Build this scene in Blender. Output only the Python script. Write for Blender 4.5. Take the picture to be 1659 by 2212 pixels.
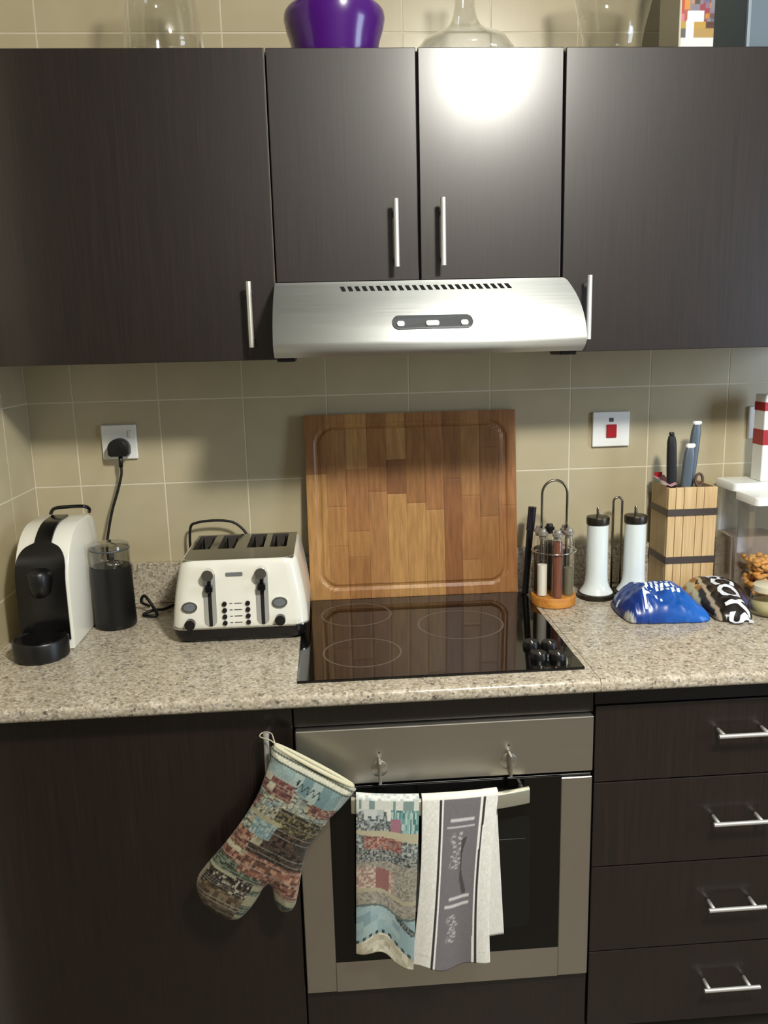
import bpy, bmesh, math, random
from mathutils import Vector, Matrix, noise
for o in list(bpy.data.objects): bpy.data.objects.remove(o)
C = bpy.context.scene.collection
PI = math.pi
S = bpy.context.scene

# ---------------------------------------------------------------- camera, world, lights, exposure
cam_d = bpy.data.cameras.new('camera'); cam = bpy.data.objects.new('camera', cam_d); C.objects.link(cam)
cam_d.sensor_fit = 'VERTICAL'; cam_d.sensor_height = 36.0; cam_d.sensor_width = 27.0
cam_d.lens = 1777.21 / 2212 * 36.0
cam_d.clip_start = 0.02
_r = Vector((0.99733918, -0.06864703, -0.02453885)); _u = Vector((0.03770425, 0.19763241, 0.97955082)); _f = Vector((0.06239359, 0.97786963, -0.19969483))
m = Matrix.Identity(4)
for i in range(3):
    m[i][0] = _r[i]; m[i][1] = _u[i]; m[i][2] = -_f[i]
m.translation = Vector((0.09935803, -2.09, 1.53999))
cam.matrix_world = m
S.camera = cam
w = bpy.data.worlds.new('world'); S.world = w; w.use_nodes = True
w.node_tree.nodes['Background'].inputs[0].default_value = (0.6, 0.7, 0.8, 1); w.node_tree.nodes['Background'].inputs[1].default_value = 0.02
S.view_settings.view_transform = 'Standard'; S.view_settings.look = 'None'
S.view_settings.exposure = 0.0; S.view_settings.gamma = 1.0; S.view_settings.use_curve_mapping = False
LAMP = (0.763, -2.00, 2.66)
def area(name, loc, size, power, col, target=None, shape='DISK', sy=None):
    l = bpy.data.lights.new(name, 'AREA'); l.shape = shape; l.size = size; l.energy = power; l.color = col
    if sy: l.size_y = sy
    o = bpy.data.objects.new(name, l); C.objects.link(o); o.location = loc
    if target:
        o.rotation_euler = (Vector(target) - Vector(loc)).to_track_quat('-Z', 'Y').to_euler()
    return o
_l = bpy.data.lights.new('ceiling_lamp_light', 'POINT'); _l.energy = 121.0; _l.color = (1.0, 0.97, 0.885); _l.shadow_soft_size = 0.11
_o = bpy.data.objects.new('ceiling_lamp_light', _l); C.objects.link(_o); _o.location = LAMP
area('ceiling_lamp_downlight', (LAMP[0], LAMP[1], LAMP[2] - .12), 0.24, 38.0, (1.0, 0.97, 0.885))
area('cool_fill_light', (2.70, -1.5, 1.55), 1.0, 36.0, (0.66, 0.80, 1.0), (0.7, 0.0, 1.3), 'RECTANGLE', 1.1)  # soft cool fill added out of view at the right; no window is built

# ---------------------------------------------------------------- helpers
def lin(h):
    h = h.lstrip('#'); out = []
    for i in (0, 2, 4):
        c = int(h[i:i+2], 16) / 255; out.append(c / 12.92 if c <= .04045 else ((c + .055) / 1.055) ** 2.4)
    return tuple(out)
def mat(name, col, rough=.5, metal=0., spec=.5, coat=0., coat_rough=.1, trans=0., aniso=0.):
    mt = bpy.data.materials.new(name); mt.use_nodes = True
    b = mt.node_tree.nodes['Principled BSDF']
    if isinstance(col, str): col = lin(col)
    b.inputs['Base Color'].default_value = (*col, 1); b.inputs['Roughness'].default_value = rough; b.inputs['Metallic'].default_value = metal
    b.inputs['Specular IOR Level'].default_value = spec; b.inputs['Coat Weight'].default_value = coat; b.inputs['Coat Roughness'].default_value = coat_rough
    b.inputs['Transmission Weight'].default_value = trans; b.inputs['Anisotropic'].default_value = aniso
    return mt
def nd(mt, t, **kw):
    n = mt.node_tree.nodes.new(t)
    for k, v in kw.items():
        if k in n.inputs: n.inputs[k].default_value = v
        else: setattr(n, k, v)
    return n
def lk(mt, a, b): mt.node_tree.links.new(a, b)
def bsdf(mt): return mt.node_tree.nodes['Principled BSDF']
def coords(mt, scale=(1, 1, 1)):
    t = nd(mt, 'ShaderNodeTexCoord'); mp = nd(mt, 'ShaderNodeMapping'); mp.inputs['Scale'].default_value = scale
    lk(mt, t.outputs['Object'], mp.inputs['Vector']); return mp.outputs['Vector']
def ramp(mt, fac, stops, interp='LINEAR'):
    r = nd(mt, 'ShaderNodeValToRGB'); r.color_ramp.interpolation = interp
    e = r.color_ramp.elements
    while len(e) < len(stops): e.new(.5)
    for el, (p, c) in zip(e, stops):
        el.position = p; el.color = (*(lin(c) if isinstance(c, str) else c), 1)
    lk(mt, fac, r.inputs['Fac']); return r.outputs['Color']
def bump(mt, h, dist, strength=.3):
    b = nd(mt, 'ShaderNodeBump'); b.inputs['Distance'].default_value = dist; b.inputs['Strength'].default_value = strength
    lk(mt, h, b.inputs['Height']); lk(mt, b.outputs['Normal'], bsdf(mt).inputs['Normal'])

def world_base(p):
    v = Vector((0, 0, 0))
    while p is not None: v += p.location; p = p.parent
    return v
def obj(name, bm, mt, parent=None, smooth=False, base=None, label=None):
    """links a bmesh given in room coordinates as ONE mesh object whose origin is its thing's base"""
    b = world_base(parent) if parent is not None else Vector(base or (0, 0, 0))
    bm.normal_update()
    me = bpy.data.meshes.new(name)
    if b.length: bmesh.ops.translate(bm, verts=bm.verts, vec=-b)
    if smooth:
        for f in bm.faces: f.smooth = True
    bm.to_mesh(me); bm.free()
    if smooth == 'auto':
        me.set_sharp_from_angle(angle=math.radians(40))
    o = bpy.data.objects.new(name, me); C.objects.link(o)
    if mt is not None: me.materials.append(mt)
    if parent is not None: o.parent = parent
    else: o.location = b
    if label: o['label'] = label
    return o
def thing(name, label, cat, loc=(0, 0, 0), group=None):
    o = bpy.data.objects.new(name, None); C.objects.link(o); o.location = loc; o.empty_display_size = .03
    o['label'] = label; o['category'] = cat
    if group: o['group'] = group
    return o
def struct(name, bm, mt, parent=None, label=None):
    o = obj(name, bm, mt, parent)
    if parent is None: o['kind'] = 'structure'
    if label: o['label'] = label
    return o
def box(x0, x1, y0, y1, z0, z1, bev=0., seg=2, bm=None):
    b = bmesh.new()
    bmesh.ops.create_cube(b, size=1)
    for v in b.verts:
        v.co = Vector((x0 + (v.co.x + .5) * (x1 - x0), y0 + (v.co.y + .5) * (y1 - y0), z0 + (v.co.z + .5) * (z1 - z0)))
    if bev > 0: bmesh.ops.bevel(b, geom=list(b.edges), offset=bev, segments=seg, profile=.5, affect='EDGES')
    return join(bm, b)
def join(bm, b):
    if bm is None: return b
    me = bpy.data.meshes.new('tmp'); b.to_mesh(me); b.free(); bm.from_mesh(me); bpy.data.meshes.remove(me); return bm
def lathe(prof, cx, cy, seg=40, bm=None, cap=True):
    b = bmesh.new(); rings = []
    for r, z in prof:
        rings.append([b.verts.new((cx + r * math.cos(2 * PI * k / seg), cy + r * math.sin(2 * PI * k / seg), z)) for k in range(seg)])
    for a, c in zip(rings, rings[1:]):
        for k in range(seg): b.faces.new((a[k], a[(k + 1) % seg], c[(k + 1) % seg], c[k]))
    if cap:
        b.faces.new(rings[0][::-1]); b.faces.new(rings[-1])
    bmesh.ops.recalc_face_normals(b, faces=b.faces)
    return join(bm, b)
def smooth_path(pts, n=6):
    pts = [Vector(p) for p in pts]; out = []
    for i in range(len(pts) - 1):
        p0 = pts[max(i - 1, 0)]; p1 = pts[i]; p2 = pts[i + 1]; p3 = pts[min(i + 2, len(pts) - 1)]
        for k in range(n):
            t = k / n
            out.append(.5 * ((2 * p1) + (-p0 + p2) * t + (2 * p0 - 5 * p1 + 4 * p2 - p3) * t * t + (-p0 + 3 * p1 - 3 * p2 + p3) * t ** 3))
    out.append(pts[-1]); return out
def tube(pts, r, seg=10, bm=None, closed=False):
    b = bmesh.new(); rings = []; n = len(pts); pts = [Vector(p) for p in pts]
    ref = Vector((0.123, .456, .878)).normalized(); last = None
    for i, p in enumerate(pts):
        if closed: t = pts[(i + 1) % n] - pts[i - 1]
        else: t = pts[min(i + 1, n - 1)] - pts[max(i - 1, 0)]
        t.normalize()
        a = (last - last.dot(t) * t) if last is not None else (ref - ref.dot(t) * t)
        a.normalize(); last = a; c = t.cross(a)
        rings.append([b.verts.new(p + r * (a * math.cos(2 * PI * k / seg) + c * math.sin(2 * PI * k / seg))) for k in range(seg)])
    for i in range(n if closed else n - 1):
        A = rings[i]; B = rings[(i + 1) % n]
        for k in range(seg): b.faces.new((A[k], A[(k + 1) % seg], B[(k + 1) % seg], B[k]))
    if not closed:
        b.faces.new(rings[0][::-1]); b.faces.new(rings[-1])
    bmesh.ops.recalc_face_normals(b, faces=b.faces)
    return join(bm, b)
def prism(poly, a0, a1, axis='y', bev=0., bm=None, seg=2):
    """extrude a 2D outline: axis 'y' -> (x,z) outline, 'x' -> (y,z), 'z' -> (x,y)"""
    def P(p, a): return {'y': (p[0], a, p[1]), 'x': (a, p[0], p[1]), 'z': (p[0], p[1], a)}[axis]
    b = bmesh.new(); A = [b.verts.new(P(p, a0)) for p in poly]; B = [b.verts.new(P(p, a1)) for p in poly]
    f0 = b.faces.new(A); f1 = b.faces.new(B); n = len(poly)
    for k in range(n): b.faces.new((A[k], A[(k + 1) % n], B[(k + 1) % n], B[k]))
    bmesh.ops.recalc_face_normals(b, faces=b.faces)
    if bev:
        e = list(f0.edges) + list(f1.edges); bmesh.ops.bevel(b, geom=e, offset=bev, segments=seg, profile=.5, affect='EDGES')
    return join(bm, b)
def rrect(x0, x1, y0, y1, r, n=6):
    out = []
    for cx, cy, a in ((x1 - r, y1 - r, 0), (x0 + r, y1 - r, 90), (x0 + r, y0 + r, 180), (x1 - r, y0 + r, 270)):
        for k in range(n + 1):
            t = math.radians(a + 90 * k / n); out.append((cx + r * math.cos(t), cy + r * math.sin(t)))
    return out
def loft(rings, cap0=True, cap1=True):
    b = bmesh.new(); R = [[b.verts.new(p) for p in ring] for ring in rings]; n = len(R[0])
    for A, B in zip(R, R[1:]):
        for k in range(n): b.faces.new((A[k], A[(k + 1) % n], B[(k + 1) % n], B[k]))
    if cap0: b.faces.new(R[0][::-1])
    if cap1: b.faces.new(R[-1])
    bmesh.ops.recalc_face_normals(b, faces=b.faces); return b
def grid(nu, nv, fn):
    b = bmesh.new(); V = [[b.verts.new(fn(i / nu, j / nv)) for j in range(nv + 1)] for i in range(nu + 1)]
    for i in range(nu):
        for j in range(nv): b.faces.new((V[i][j], V[i + 1][j], V[i + 1][j + 1], V[i][j + 1]))
    return b
def paint(o, fn):
    """printed colours per vertex; fn gets the vertex in room coordinates and its index"""
    me = o.data; a = me.color_attributes.new('print', 'FLOAT_COLOR', 'POINT'); b = world_base(o)
    for i, v in enumerate(me.vertices):
        c = fn(v.co + b, i); a.data[i].color = (*c, 1)
def printed(name, rough=.8, spec=.3, cloth=False):
    mt = mat(name, (.5, .5, .5), rough, spec=spec)
    a = nd(mt, 'ShaderNodeVertexColor'); a.layer_name = 'print'; lk(mt, a.outputs['Color'], bsdf(mt).inputs['Base Color'])
    if cloth:
        n = nd(mt, 'ShaderNodeTexNoise', Scale=900., Detail=2.); lk(mt, coords(mt), n.inputs['Vector']); bump(mt, n.outputs['Fac'], .001, .25)
        bsdf(mt).inputs['Sheen Weight'].default_value = .15
    return mt
def dull(c, k=.35, g=.85):
    m_ = sum(c) / 3; return tuple(g * (x + (m_ - x) * k) for x in c)
def hsh(*a):
    v = math.sin(sum(x * k for x, k in zip(a, (12.9898, 78.233, 37.719, 4.581)))) * 43758.5453
    return v - math.floor(v)
def mixc(a, b, t): return tuple(x + (y - x) * t for x, y in zip(a, b))
def inside(p, poly):
    x, y = p; c = False; n = len(poly)
    for i in range(n):
        x0, y0 = poly[i]; x1, y1 = poly[i - 1]
        if (y0 > y) != (y1 > y) and x < (x1 - x0) * (y - y0) / (y1 - y0) + x0: c = not c
    return c
def edge_dist(p, poly):
    best = (1e9, p); x, y = p
    for i in range(len(poly)):
        x0, y0 = poly[i - 1]; x1, y1 = poly[i]; dx, dy = x1 - x0, y1 - y0; L = dx * dx + dy * dy
        t = max(0, min(1, ((x - x0) * dx + (y - y0) * dy) / L)) if L else 0
        q = (x0 + t * dx, y0 + t * dy); d = math.hypot(x - q[0], y - q[1])
        if d < best[0]: best = (d, q)
    return best
def round_poly(poly, n=4):
    pts = [Vector((p[0], p[1], 0)) for p in poly]; k = len(pts); out = []
    for i in range(k):
        p0, p1, p2, p3 = pts[i - 1], pts[i], pts[(i + 1) % k], pts[(i + 2) % k]
        for j in range(n):
            t = j / n; q = .5 * ((2 * p1) + (-p0 + p2) * t + (2 * p0 - 5 * p1 + 4 * p2 - p3) * t * t + (-p0 + 3 * p1 - 3 * p2 + p3) * t ** 3)
            out.append((q.x, q.y))
    return out
def puff(poly, step, top, bot):
    """a cushion with this outline: top(p, d) and bot(p, d) give the two faces as room points, d = distance to the rim"""
    xs = [p[0] for p in poly]; ys = [p[1] for p in poly]
    nx = int((max(xs) - min(xs)) / step) + 2; ny = int((max(ys) - min(ys)) / step) + 2
    info = {}
    for i in range(nx + 1):
        for j in range(ny + 1):
            p = (min(xs) + (i - .5) * step, min(ys) + (j - .5) * step); ins = inside(p, poly); d, q = edge_dist(p, poly)
            info[i, j] = (ins, p, d, q)
    b = bmesh.new(); T = {}; B = {}
    def vt(k):
        if k in T: return T[k], B[k]
        ins, p, d, q = info[k]
        if ins and d > step * .3: T[k] = b.verts.new(top(p, d)); B[k] = b.verts.new(bot(p, d))
        else:
            v = b.verts.new(top(q, 0)); T[k] = B[k] = v
        return T[k], B[k]
    for i in range(nx):
        for j in range(ny):
            ks = [(i, j), (i + 1, j), (i + 1, j + 1), (i, j + 1)]
            if not any(info[k][0] for k in ks): continue
            vs = [vt(k) for k in ks]
            for s in (0, 1):
                loop = [v[s] for v in vs]
                if s: loop.reverse()
                try: b.faces.new(loop)
                except ValueError: pass
    bmesh.ops.remove_doubles(b, verts=b.verts, dist=1e-5)
    bmesh.ops.recalc_face_normals(b, faces=b.faces)
    return b
def text_mesh(body, size, place, depth=.0006, bold=0., maxlen=.004, spacing=1.0, shear=0.):
    """lettering as a mesh; place(x, y, up) puts each flat letter point into the room"""
    cu = bpy.data.curves.new('lettering', 'FONT'); cu.body = body; cu.size = size; cu.align_x = 'CENTER'; cu.align_y = 'CENTER'
    cu.offset = bold; cu.space_character = spacing; cu.shear = shear; cu.resolution_u = 3
    o = bpy.data.objects.new('lettering', cu); C.objects.link(o)
    dg = bpy.context.evaluated_depsgraph_get(); me = bpy.data.meshes.new_from_object(o.evaluated_get(dg))
    bpy.data.objects.remove(o); bpy.data.curves.remove(cu)
    b = bmesh.new(); b.from_mesh(me); bpy.data.meshes.remove(me)
    bmesh.ops.triangulate(b, faces=b.faces)
    for _ in range(4):
        e = [e for e in b.edges if e.calc_length() > maxlen]
        if not e: break
        bmesh.ops.subdivide_edges(b, edges=e, cuts=1); bmesh.ops.triangulate(b, faces=b.faces)
    for v in b.verts: v.co = Vector(place(v.co.x, v.co.y, depth))
    return b

# ---------------------------------------------------------------- materials
def wood_laminate():
    mt = mat('wenge_laminate', '#2a211d', .5, spec=.4, coat=.85, coat_rough=.24)
    n = nd(mt, 'ShaderNodeTexNoise', Scale=1., Detail=4., Roughness=.65); lk(mt, coords(mt, (420, 420, 6)), n.inputs['Vector'])
    c = ramp(mt, n.outputs['Fac'], [(.3, '#0f0906'), (.5, '#190f0b'), (.72, '#271912')]); lk(mt, c, bsdf(mt).inputs['Base Color'])
    r = nd(mt, 'ShaderNodeMapRange'); r.inputs['To Min'].default_value = .42; r.inputs['To Max'].default_value = .50
    lk(mt, n.outputs['Fac'], r.inputs['Value']); lk(mt, r.outputs['Result'], bsdf(mt).inputs['Roughness'])
    b = nd(mt, 'ShaderNodeBump', Distance=.0003, Strength=.12); lk(mt, n.outputs['Fac'], b.inputs['Height']); lk(mt, b.outputs['Normal'], bsdf(mt).inputs['Normal']); return mt
M = {}
M['wenge'] = wood_laminate()
M['carcass'] = mat('carcass_board', '#1b1512', .5)
M['edge_band'] = mat('edge_band', '#6b635a', .4)
def granite():
    mt = mat('speckled_granite', '#a89c8a', .22, spec=.5)
    v = nd(mt, 'ShaderNodeTexVoronoi', Scale=230.); co = coords(mt); lk(mt, co, v.inputs['Vector'])
    sp = nd(mt, 'ShaderNodeSeparateColor'); lk(mt, v.outputs['Color'], sp.inputs['Color'])
    c1 = ramp(mt, sp.outputs[0], [(0, '#3f3933'), (.12, '#7d7469'), (.25, '#a3998a'), (.45, '#bbb099'), (.62, '#a39884'), (.8, '#cbc1b0'), (1, '#ddd6c8')], 'LINEAR')
    v2 = nd(mt, 'ShaderNodeTexVoronoi', Scale=120.); lk(mt, co, v2.inputs['Vector'])
    s2 = nd(mt, 'ShaderNodeSeparateColor'); lk(mt, v2.outputs['Color'], s2.inputs['Color'])
    c2 = ramp(mt, s2.outputs[1], [(0, '#4a433d'), (.07, '#8d8376'), (.2, '#b5a993'), (.6, '#b2a68f'), (1, '#cfc7b9')])
    mx = nd(mt, 'ShaderNodeMix', data_type='RGBA'); mx.inputs[0].default_value = .42
    lk(mt, c1, mx.inputs[6]); lk(mt, c2, mx.inputs[7]); lk(mt, mx.outputs[2], bsdf(mt).inputs['Base Color']); return mt
M['granite'] = granite()
def ceramic(name, col, rough):
    mt = mat(name, col, rough, spec=.5)
    n = nd(mt, 'ShaderNodeTexNoise', Scale=9., Detail=3.); lk(mt, coords(mt), n.inputs['Vector'])
    base = lin(col); c = ramp(mt, n.outputs['Fac'], [(.3, tuple(x * .95 for x in base)), (.7, tuple(min(1, x * 1.04) for x in base))])
    lk(mt, c, bsdf(mt).inputs['Base Color']); return mt
M['tile'] = ceramic('cream_wall_tile', '#b9ae90', .25)
M['grout'] = mat('pale_grout', '#d6ceb6', .8)
M['wall'] = mat('painted_wall', '#7d7a73', .8)
M['unseen_dark'] = mat('unseen_wall_dark_paint', '#3f3c38', .8)  # dark tone picked for what the left doors reflect
M['ceiling'] = mat('ceiling_paint', '#b4b1a8', .85)
M['floor'] = ceramic('floor_tile', '#71685a', .4)
M['plinth'] = mat('plinth_board', '#8c8577', .5)
def brushed(name, col, rough, axis, bs=.1):
    mt = mat(name, col, rough, 1.)
    sc = {'x': (3, 300, 300), 'z': (300, 300, 3)}[axis]
    n = nd(mt, 'ShaderNodeTexNoise', Scale=2., Detail=3.); lk(mt, coords(mt, sc), n.inputs['Vector'])
    r = nd(mt, 'ShaderNodeMapRange'); r.inputs['To Min'].default_value = rough - .06; r.inputs['To Max'].default_value = rough + .08
    lk(mt, n.outputs['Fac'], r.inputs['Value']); lk(mt, r.outputs['Result'], bsdf(mt).inputs['Roughness'])
    bump(mt, n.outputs['Fac'], .0004, bs); return mt
M['steel'] = brushed('brushed_steel', '#c4c0b8', .38, 'x')
M['hood_steel'] = brushed('hood_steel', '#cfd3d2', .40, 'x', .1)
M['handle'] = mat('satin_handle', '#dedcd6', .45, .7)
M['chrome'] = mat('chrome', '#d8d8d4', .12, 1.)
M['track'] = mat('polished_track', '#c4c4be', .3, .5)
M['black_glass'] = mat('black_glass', '#060606', .05, spec=.5)
M['oven_glass'] = mat('oven_glass', '#080808', .09, spec=.5)
M['oven_window'] = mat('oven_window', '#121311', .12, spec=.5)
M['black'] = mat('black_plastic', '#0d0d0f', .38)
M['gloss_black'] = mat('gloss_black_plastic', '#09090b', .18)
M['dark'] = mat('slot_shade_and_dot', '#050505', .8)  # flat black: shade of the uncut slots, also the knob scale dots
M['white'] = mat('white_plastic', '#e6e6de', .3)
M['cream'] = mat('cream_enamel', '#e9e8dc', .22, coat=.4)
M['plate'] = mat('switch_plate', '#eff0ec', .35)
M['red'] = mat('red_rocker', '#a81a22', .35)
M['grey'] = mat('grey_plastic', '#4a4d50', .4)
M['ring_print'] = mat('zone_print', '#544f49', .3)
M['purple'] = mat('purple_plastic', '#4a1474', .22, spec=.5, coat=.3)
def thin_glass(name, tint, gloss=.06, k=1.):
    mt = bpy.data.materials.new(name); mt.use_nodes = True; nt = mt.node_tree
    nt.nodes.remove(nt.nodes['Principled BSDF']); out = nt.nodes['Material Output']
    tr = nd(mt, 'ShaderNodeBsdfTransparent'); tr.inputs[0].default_value = (*tint, 1)
    gl = nd(mt, 'ShaderNodeBsdfGlossy'); gl.inputs['Roughness'].default_value = gloss; gl.inputs[0].default_value = (1, 1, 1, 1)
    fr = nd(mt, 'ShaderNodeLayerWeight'); fr.inputs['Blend'].default_value = .5
    pw = nd(mt, 'ShaderNodeMath', operation='POWER'); pw.inputs[1].default_value = 3.2; lk(mt, fr.outputs['Facing'], pw.inputs[0])
    mm = nd(mt, 'ShaderNodeMath', operation='MULTIPLY_ADD'); mm.inputs[1].default_value = .7 * k; mm.inputs[2].default_value = .045 * k; mm.use_clamp = True
    lk(mt, pw.outputs[0], mm.inputs[0])
    mx = nd(mt, 'ShaderNodeMixShader'); lk(mt, mm.outputs[0], mx.inputs[0]); lk(mt, tr.outputs[0], mx.inputs[1]); lk(mt, gl.outputs[0], mx.inputs[2])
    lk(mt, mx.outputs[0], out.inputs['Surface']); return mt
M['glass'] = thin_glass('clear_glass', (.95, .95, .94))
M['clear_plastic'] = thin_glass('clear_plastic', (.93, .93, .935), .12, 1.3)
M['smoke_plastic'] = thin_glass('frother_cover', (.62, .62, .60), .1, 1.5)
def board_wood():
    mt = mat('oiled_beech', '#8a5a2e', .42)
    oi = nd(mt, 'ShaderNodeObjectInfo'); n = nd(mt, 'ShaderNodeTexNoise', Scale=1., Detail=5.); lk(mt, coords(mt, (130, 130, 7)), n.inputs['Vector'])
    c = ramp(mt, n.outputs['Fac'], [(.3, (.72, .66, .60)), (.7, (1.08, 1.05, 1.0))])
    mx = nd(mt, 'ShaderNodeMix', data_type='RGBA', blend_type='MULTIPLY'); mx.inputs[0].default_value = 1.
    lk(mt, oi.outputs['Color'], mx.inputs[6]); lk(mt, c, mx.inputs[7]); lk(mt, mx.outputs[2], bsdf(mt).inputs['Base Color']); return mt
M['board'] = board_wood()
def plain_wood(name, a, b, sc):
    mt = mat(name, a, .5); n = nd(mt, 'ShaderNodeTexNoise', Scale=1., Detail=4.); lk(mt, coords(mt, sc), n.inputs['Vector'])
    lk(mt, ramp(mt, n.outputs['Fac'], [(.35, a), (.65, b)]), bsdf(mt).inputs['Base Color']); return mt
M['block'] = plain_wood('pale_block_wood', '#c9a877', '#dcc092', (150, 150, 6))
M['block_side'] = plain_wood('block_side_wood', '#b39a72', '#c4ab82', (150, 150, 6))
M['rack_wood'] = plain_wood('rack_base_wood', '#b0702a', '#c98a3c', (20, 120, 120))
M['band'] = mat('grey_band', '#5d5450', .45, .6)
M['mill'] = mat('white_ceramic', '#e3ecec', .18, coat=.4)
M['dark_metal'] = mat('dark_metal', '#4a443c', .35, .9)
M['wire'] = mat('wire_steel', '#8d877a', .25, 1.)
M['knife_grey'] = mat('knife_handle_steel', '#626d77', .35, .4)
M['knife_black'] = mat('knife_handle_black', '#151417', .45)
M['stopper'] = mat('metal_stopper', '#a8a29a', .35, .6)
M['paprika'] = mat('red_brown_spice', '#7a4733', .9)
M['salt'] = mat('white_salt', '#efe9dc', .8)
M['herb'] = mat('dark_herb', '#3c3426', .9)
M['mix'] = mat('grey_green_spice', '#6f6a55', .9)
M['snack'] = plain_wood('orange_snack', '#cf8a34', '#e6b05a', (60, 60, 60))
M['flour'] = mat('pale_grain', '#b3a494', .9)
M['cable'] = mat('black_cable', '#0c0b0a', .5)
M['brown'] = mat('brown_handle', '#5e4436', .5)
M['pink'] = mat('pink_paper', '#eec2cf', .6)
M['lid_white'] = mat('white_lid', '#f2f4f0', .3)
M['blue_box'] = mat('blue_grey_card', '#61707b', .6)
M['cloth_print'] = printed('printed_cotton', .9, .15, True)
M['foil_print'] = printed('printed_foil', .3, .5)
M['card_print'] = printed('printed_card', .45, .4)
M['white_ink'] = mat('white_ink', '#e6eaf2', .4)
M['cream_trim'] = mat('cream_piping', '#c9c4a6', .85)

# ---------------------------------------------------------------- the room
XL = -0.6412; XR = 2.80; YF = -3.60; ZC = 2.75; T = .2081; TX = -.113; TZ = 1.2093
wb = struct('wall_back', box(XL - .1, XR + .1, .0008, .12, 0, ZC), M['grout'])
wl = struct('wall_left', box(XL - .1, XL - .0008, -.70, .0008, 0, ZC), M['grout'])
struct('wall_unseen_dark', box(-2.1, -2.0, YF, -.60, 0, ZC), M['unseen_dark'])  # unseen dark wall, added so the left doors reflect darkness
struct('wall_unseen_dark_back', box(-2.0, XL - .1, -.70, -.60, 0, ZC), M['unseen_dark'])  # closes off the added dark space, also unseen
struct('wall_right', box(XR, XR + .1, YF, .0008, 0, ZC), M['wall'])
struct('wall_front', box(-2.1, XR + .1, YF - .1, YF, 0, ZC), M['wall'])
struct('floor', box(-2.1, XR + .1, YF - .1, .12, -.1, 0), M['floor'])
struct('ceiling', box(-2.1, XR + .1, YF - .1, .12, ZC, ZC + .1), M['ceiling'])
_tile_cache = {}
def tile(plane, a0, a1, z0, z1, parent):
    g = .0019
    key = (plane, round(a1 - a0, 3), round(z1 - z0, 3))
    ca, cz = (a0 + a1) / 2, (z0 + z1) / 2; ha, hz = (a1 - a0) / 2 - g, (z1 - z0) / 2 - g
    if key not in _tile_cache:
        if plane == 'b': bm = box(-ha, ha, 0, .0007, -hz, hz)
        else: bm = box(-.0007, 0, -ha, ha, -hz, hz)
        bmesh.ops.bevel(bm, geom=[e for e in bm.edges], offset=.0003, segments=1, affect='EDGES')
        me = bpy.data.meshes.new('tile'); bm.to_mesh(me); bm.free(); me.materials.append(M['tile']); _tile_cache[key] = me
    o = bpy.data.objects.new('tile', _tile_cache[key]); C.objects.link(o); o.parent = parent
    o.location = (ca, 0, cz) if plane == 'b' else (XL, ca, cz)
rows = [(.872, TZ - T), (TZ - T, TZ), (TZ, TZ + T), (TZ + T, TZ + 2 * T), (TZ + 4 * T, TZ + 5 * T), (TZ + 5 * T, TZ + 6 * T)]
for z0, z1 in rows:
    xs = [XL] + [TX + k * T for k in range(-2, 8)]
    for x0, x1 in zip(xs, xs[1:]): tile('b', x0, x1, z0, z1, wb)
    ys = [-.575, -.3448, -.1367 - .02, 0]
    for y0, y1 in zip(ys, ys[1:]): tile('l', y0, y1, z0, z1, wl)

# ---------------------------------------------------------------- the ceiling lamp (above and behind the camera's view)
t = thing('ceiling_light', 'round white ceiling lamp lighting the worktop from above', 'lamp', (LAMP[0], LAMP[1], ZC))
obj('base', lathe([(.16, ZC - .02), (.16, ZC - .0005)], LAMP[0], LAMP[1]), M['white'], t, True)
obj('trim_ring', lathe([(.16, 2.735), (.165, 2.735), (.165, ZC - .02), (.16, ZC - .02)], LAMP[0], LAMP[1], cap=False), M['chrome'], t, True)

# ---------------------------------------------------------------- cabinets
def bar_handle(a, b, out, posts, parent, wdt=.0110, depth=.032, round_=False):
    """bar from a to b held off the door by two posts; out = direction of the room"""
    a = Vector(a); b = Vector(b); d = (b - a).normalized()
    h = obj('handle', tube([a, b], wdt / 2, 12), M['handle'], parent, 'auto', label='slim satin metal bar handle')
    for p in posts:
        q = a + (b - a) * p
        obj('post', tube([q, q + Vector((0, depth - .0008, 0))], .0042, 8), M['handle'], h, True)
    return h
DU = -.3184; ZUT = 2.1152; ZUB = 1.5146
def door(parent, x0, x1, z0, z1, y, th=.018, tilt=0.):
    bm = box(x0, x1, y, y + th, z0, z1, .0015, 2)
    if tilt:
        c = Vector((x0 if tilt > 0 else x1, y + th, 0)); bmesh.ops.rotate(bm, verts=bm.verts, cent=c, matrix=Matrix.Rotation(math.radians(tilt), 3, 'Z'))
    return obj('door', bm, M['wenge'], parent)
def carcass(parent, x0, x1, y0, y1, z0, z1, name='carcass', mt='carcass'):
    return obj(name, box(x0, x1, y0, y1, z0, z1, .001, 1), M[mt], parent)
g = .0016
t = thing('wall_cabinet', 'dark wood wall cabinet at far left with one wide door', 'cabinet', (XL + .32, -.15, ZUB))
carcass(t, XL + .0015, -.0005, -.299, -.0008, ZUB, ZUT - .001)
d = door(t, XL + .003, -.0004 - g, ZUB - .001, ZUT, DU)
obj('edge_strip', box(-.0004 - g, -.0004 - g + .0012, DU + .0008, DU + .018, ZUB, ZUT - .001), M['edge_band'], d)
bar_handle((-.0533, -.350, 1.5400), (-.0533, -.350, 1.6715), 1, (.15, .85), d)
t = thing('wall_cabinet', 'short dark wood wall cabinet with two doors above the cooker hood', 'cabinet', (.3, -.15, 1.67))
carcass(t, .0005, .5995, -.299, -.0008, 1.6705, ZUT - .001)
d = door(t, .0004 + g, .3 - .0022, 1.6695, ZUT, DU, tilt=-.25)
bar_handle((.2500, -.350, 1.6945), (.2500, -.350, 1.8265), 1, (.15, .85), d)
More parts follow.
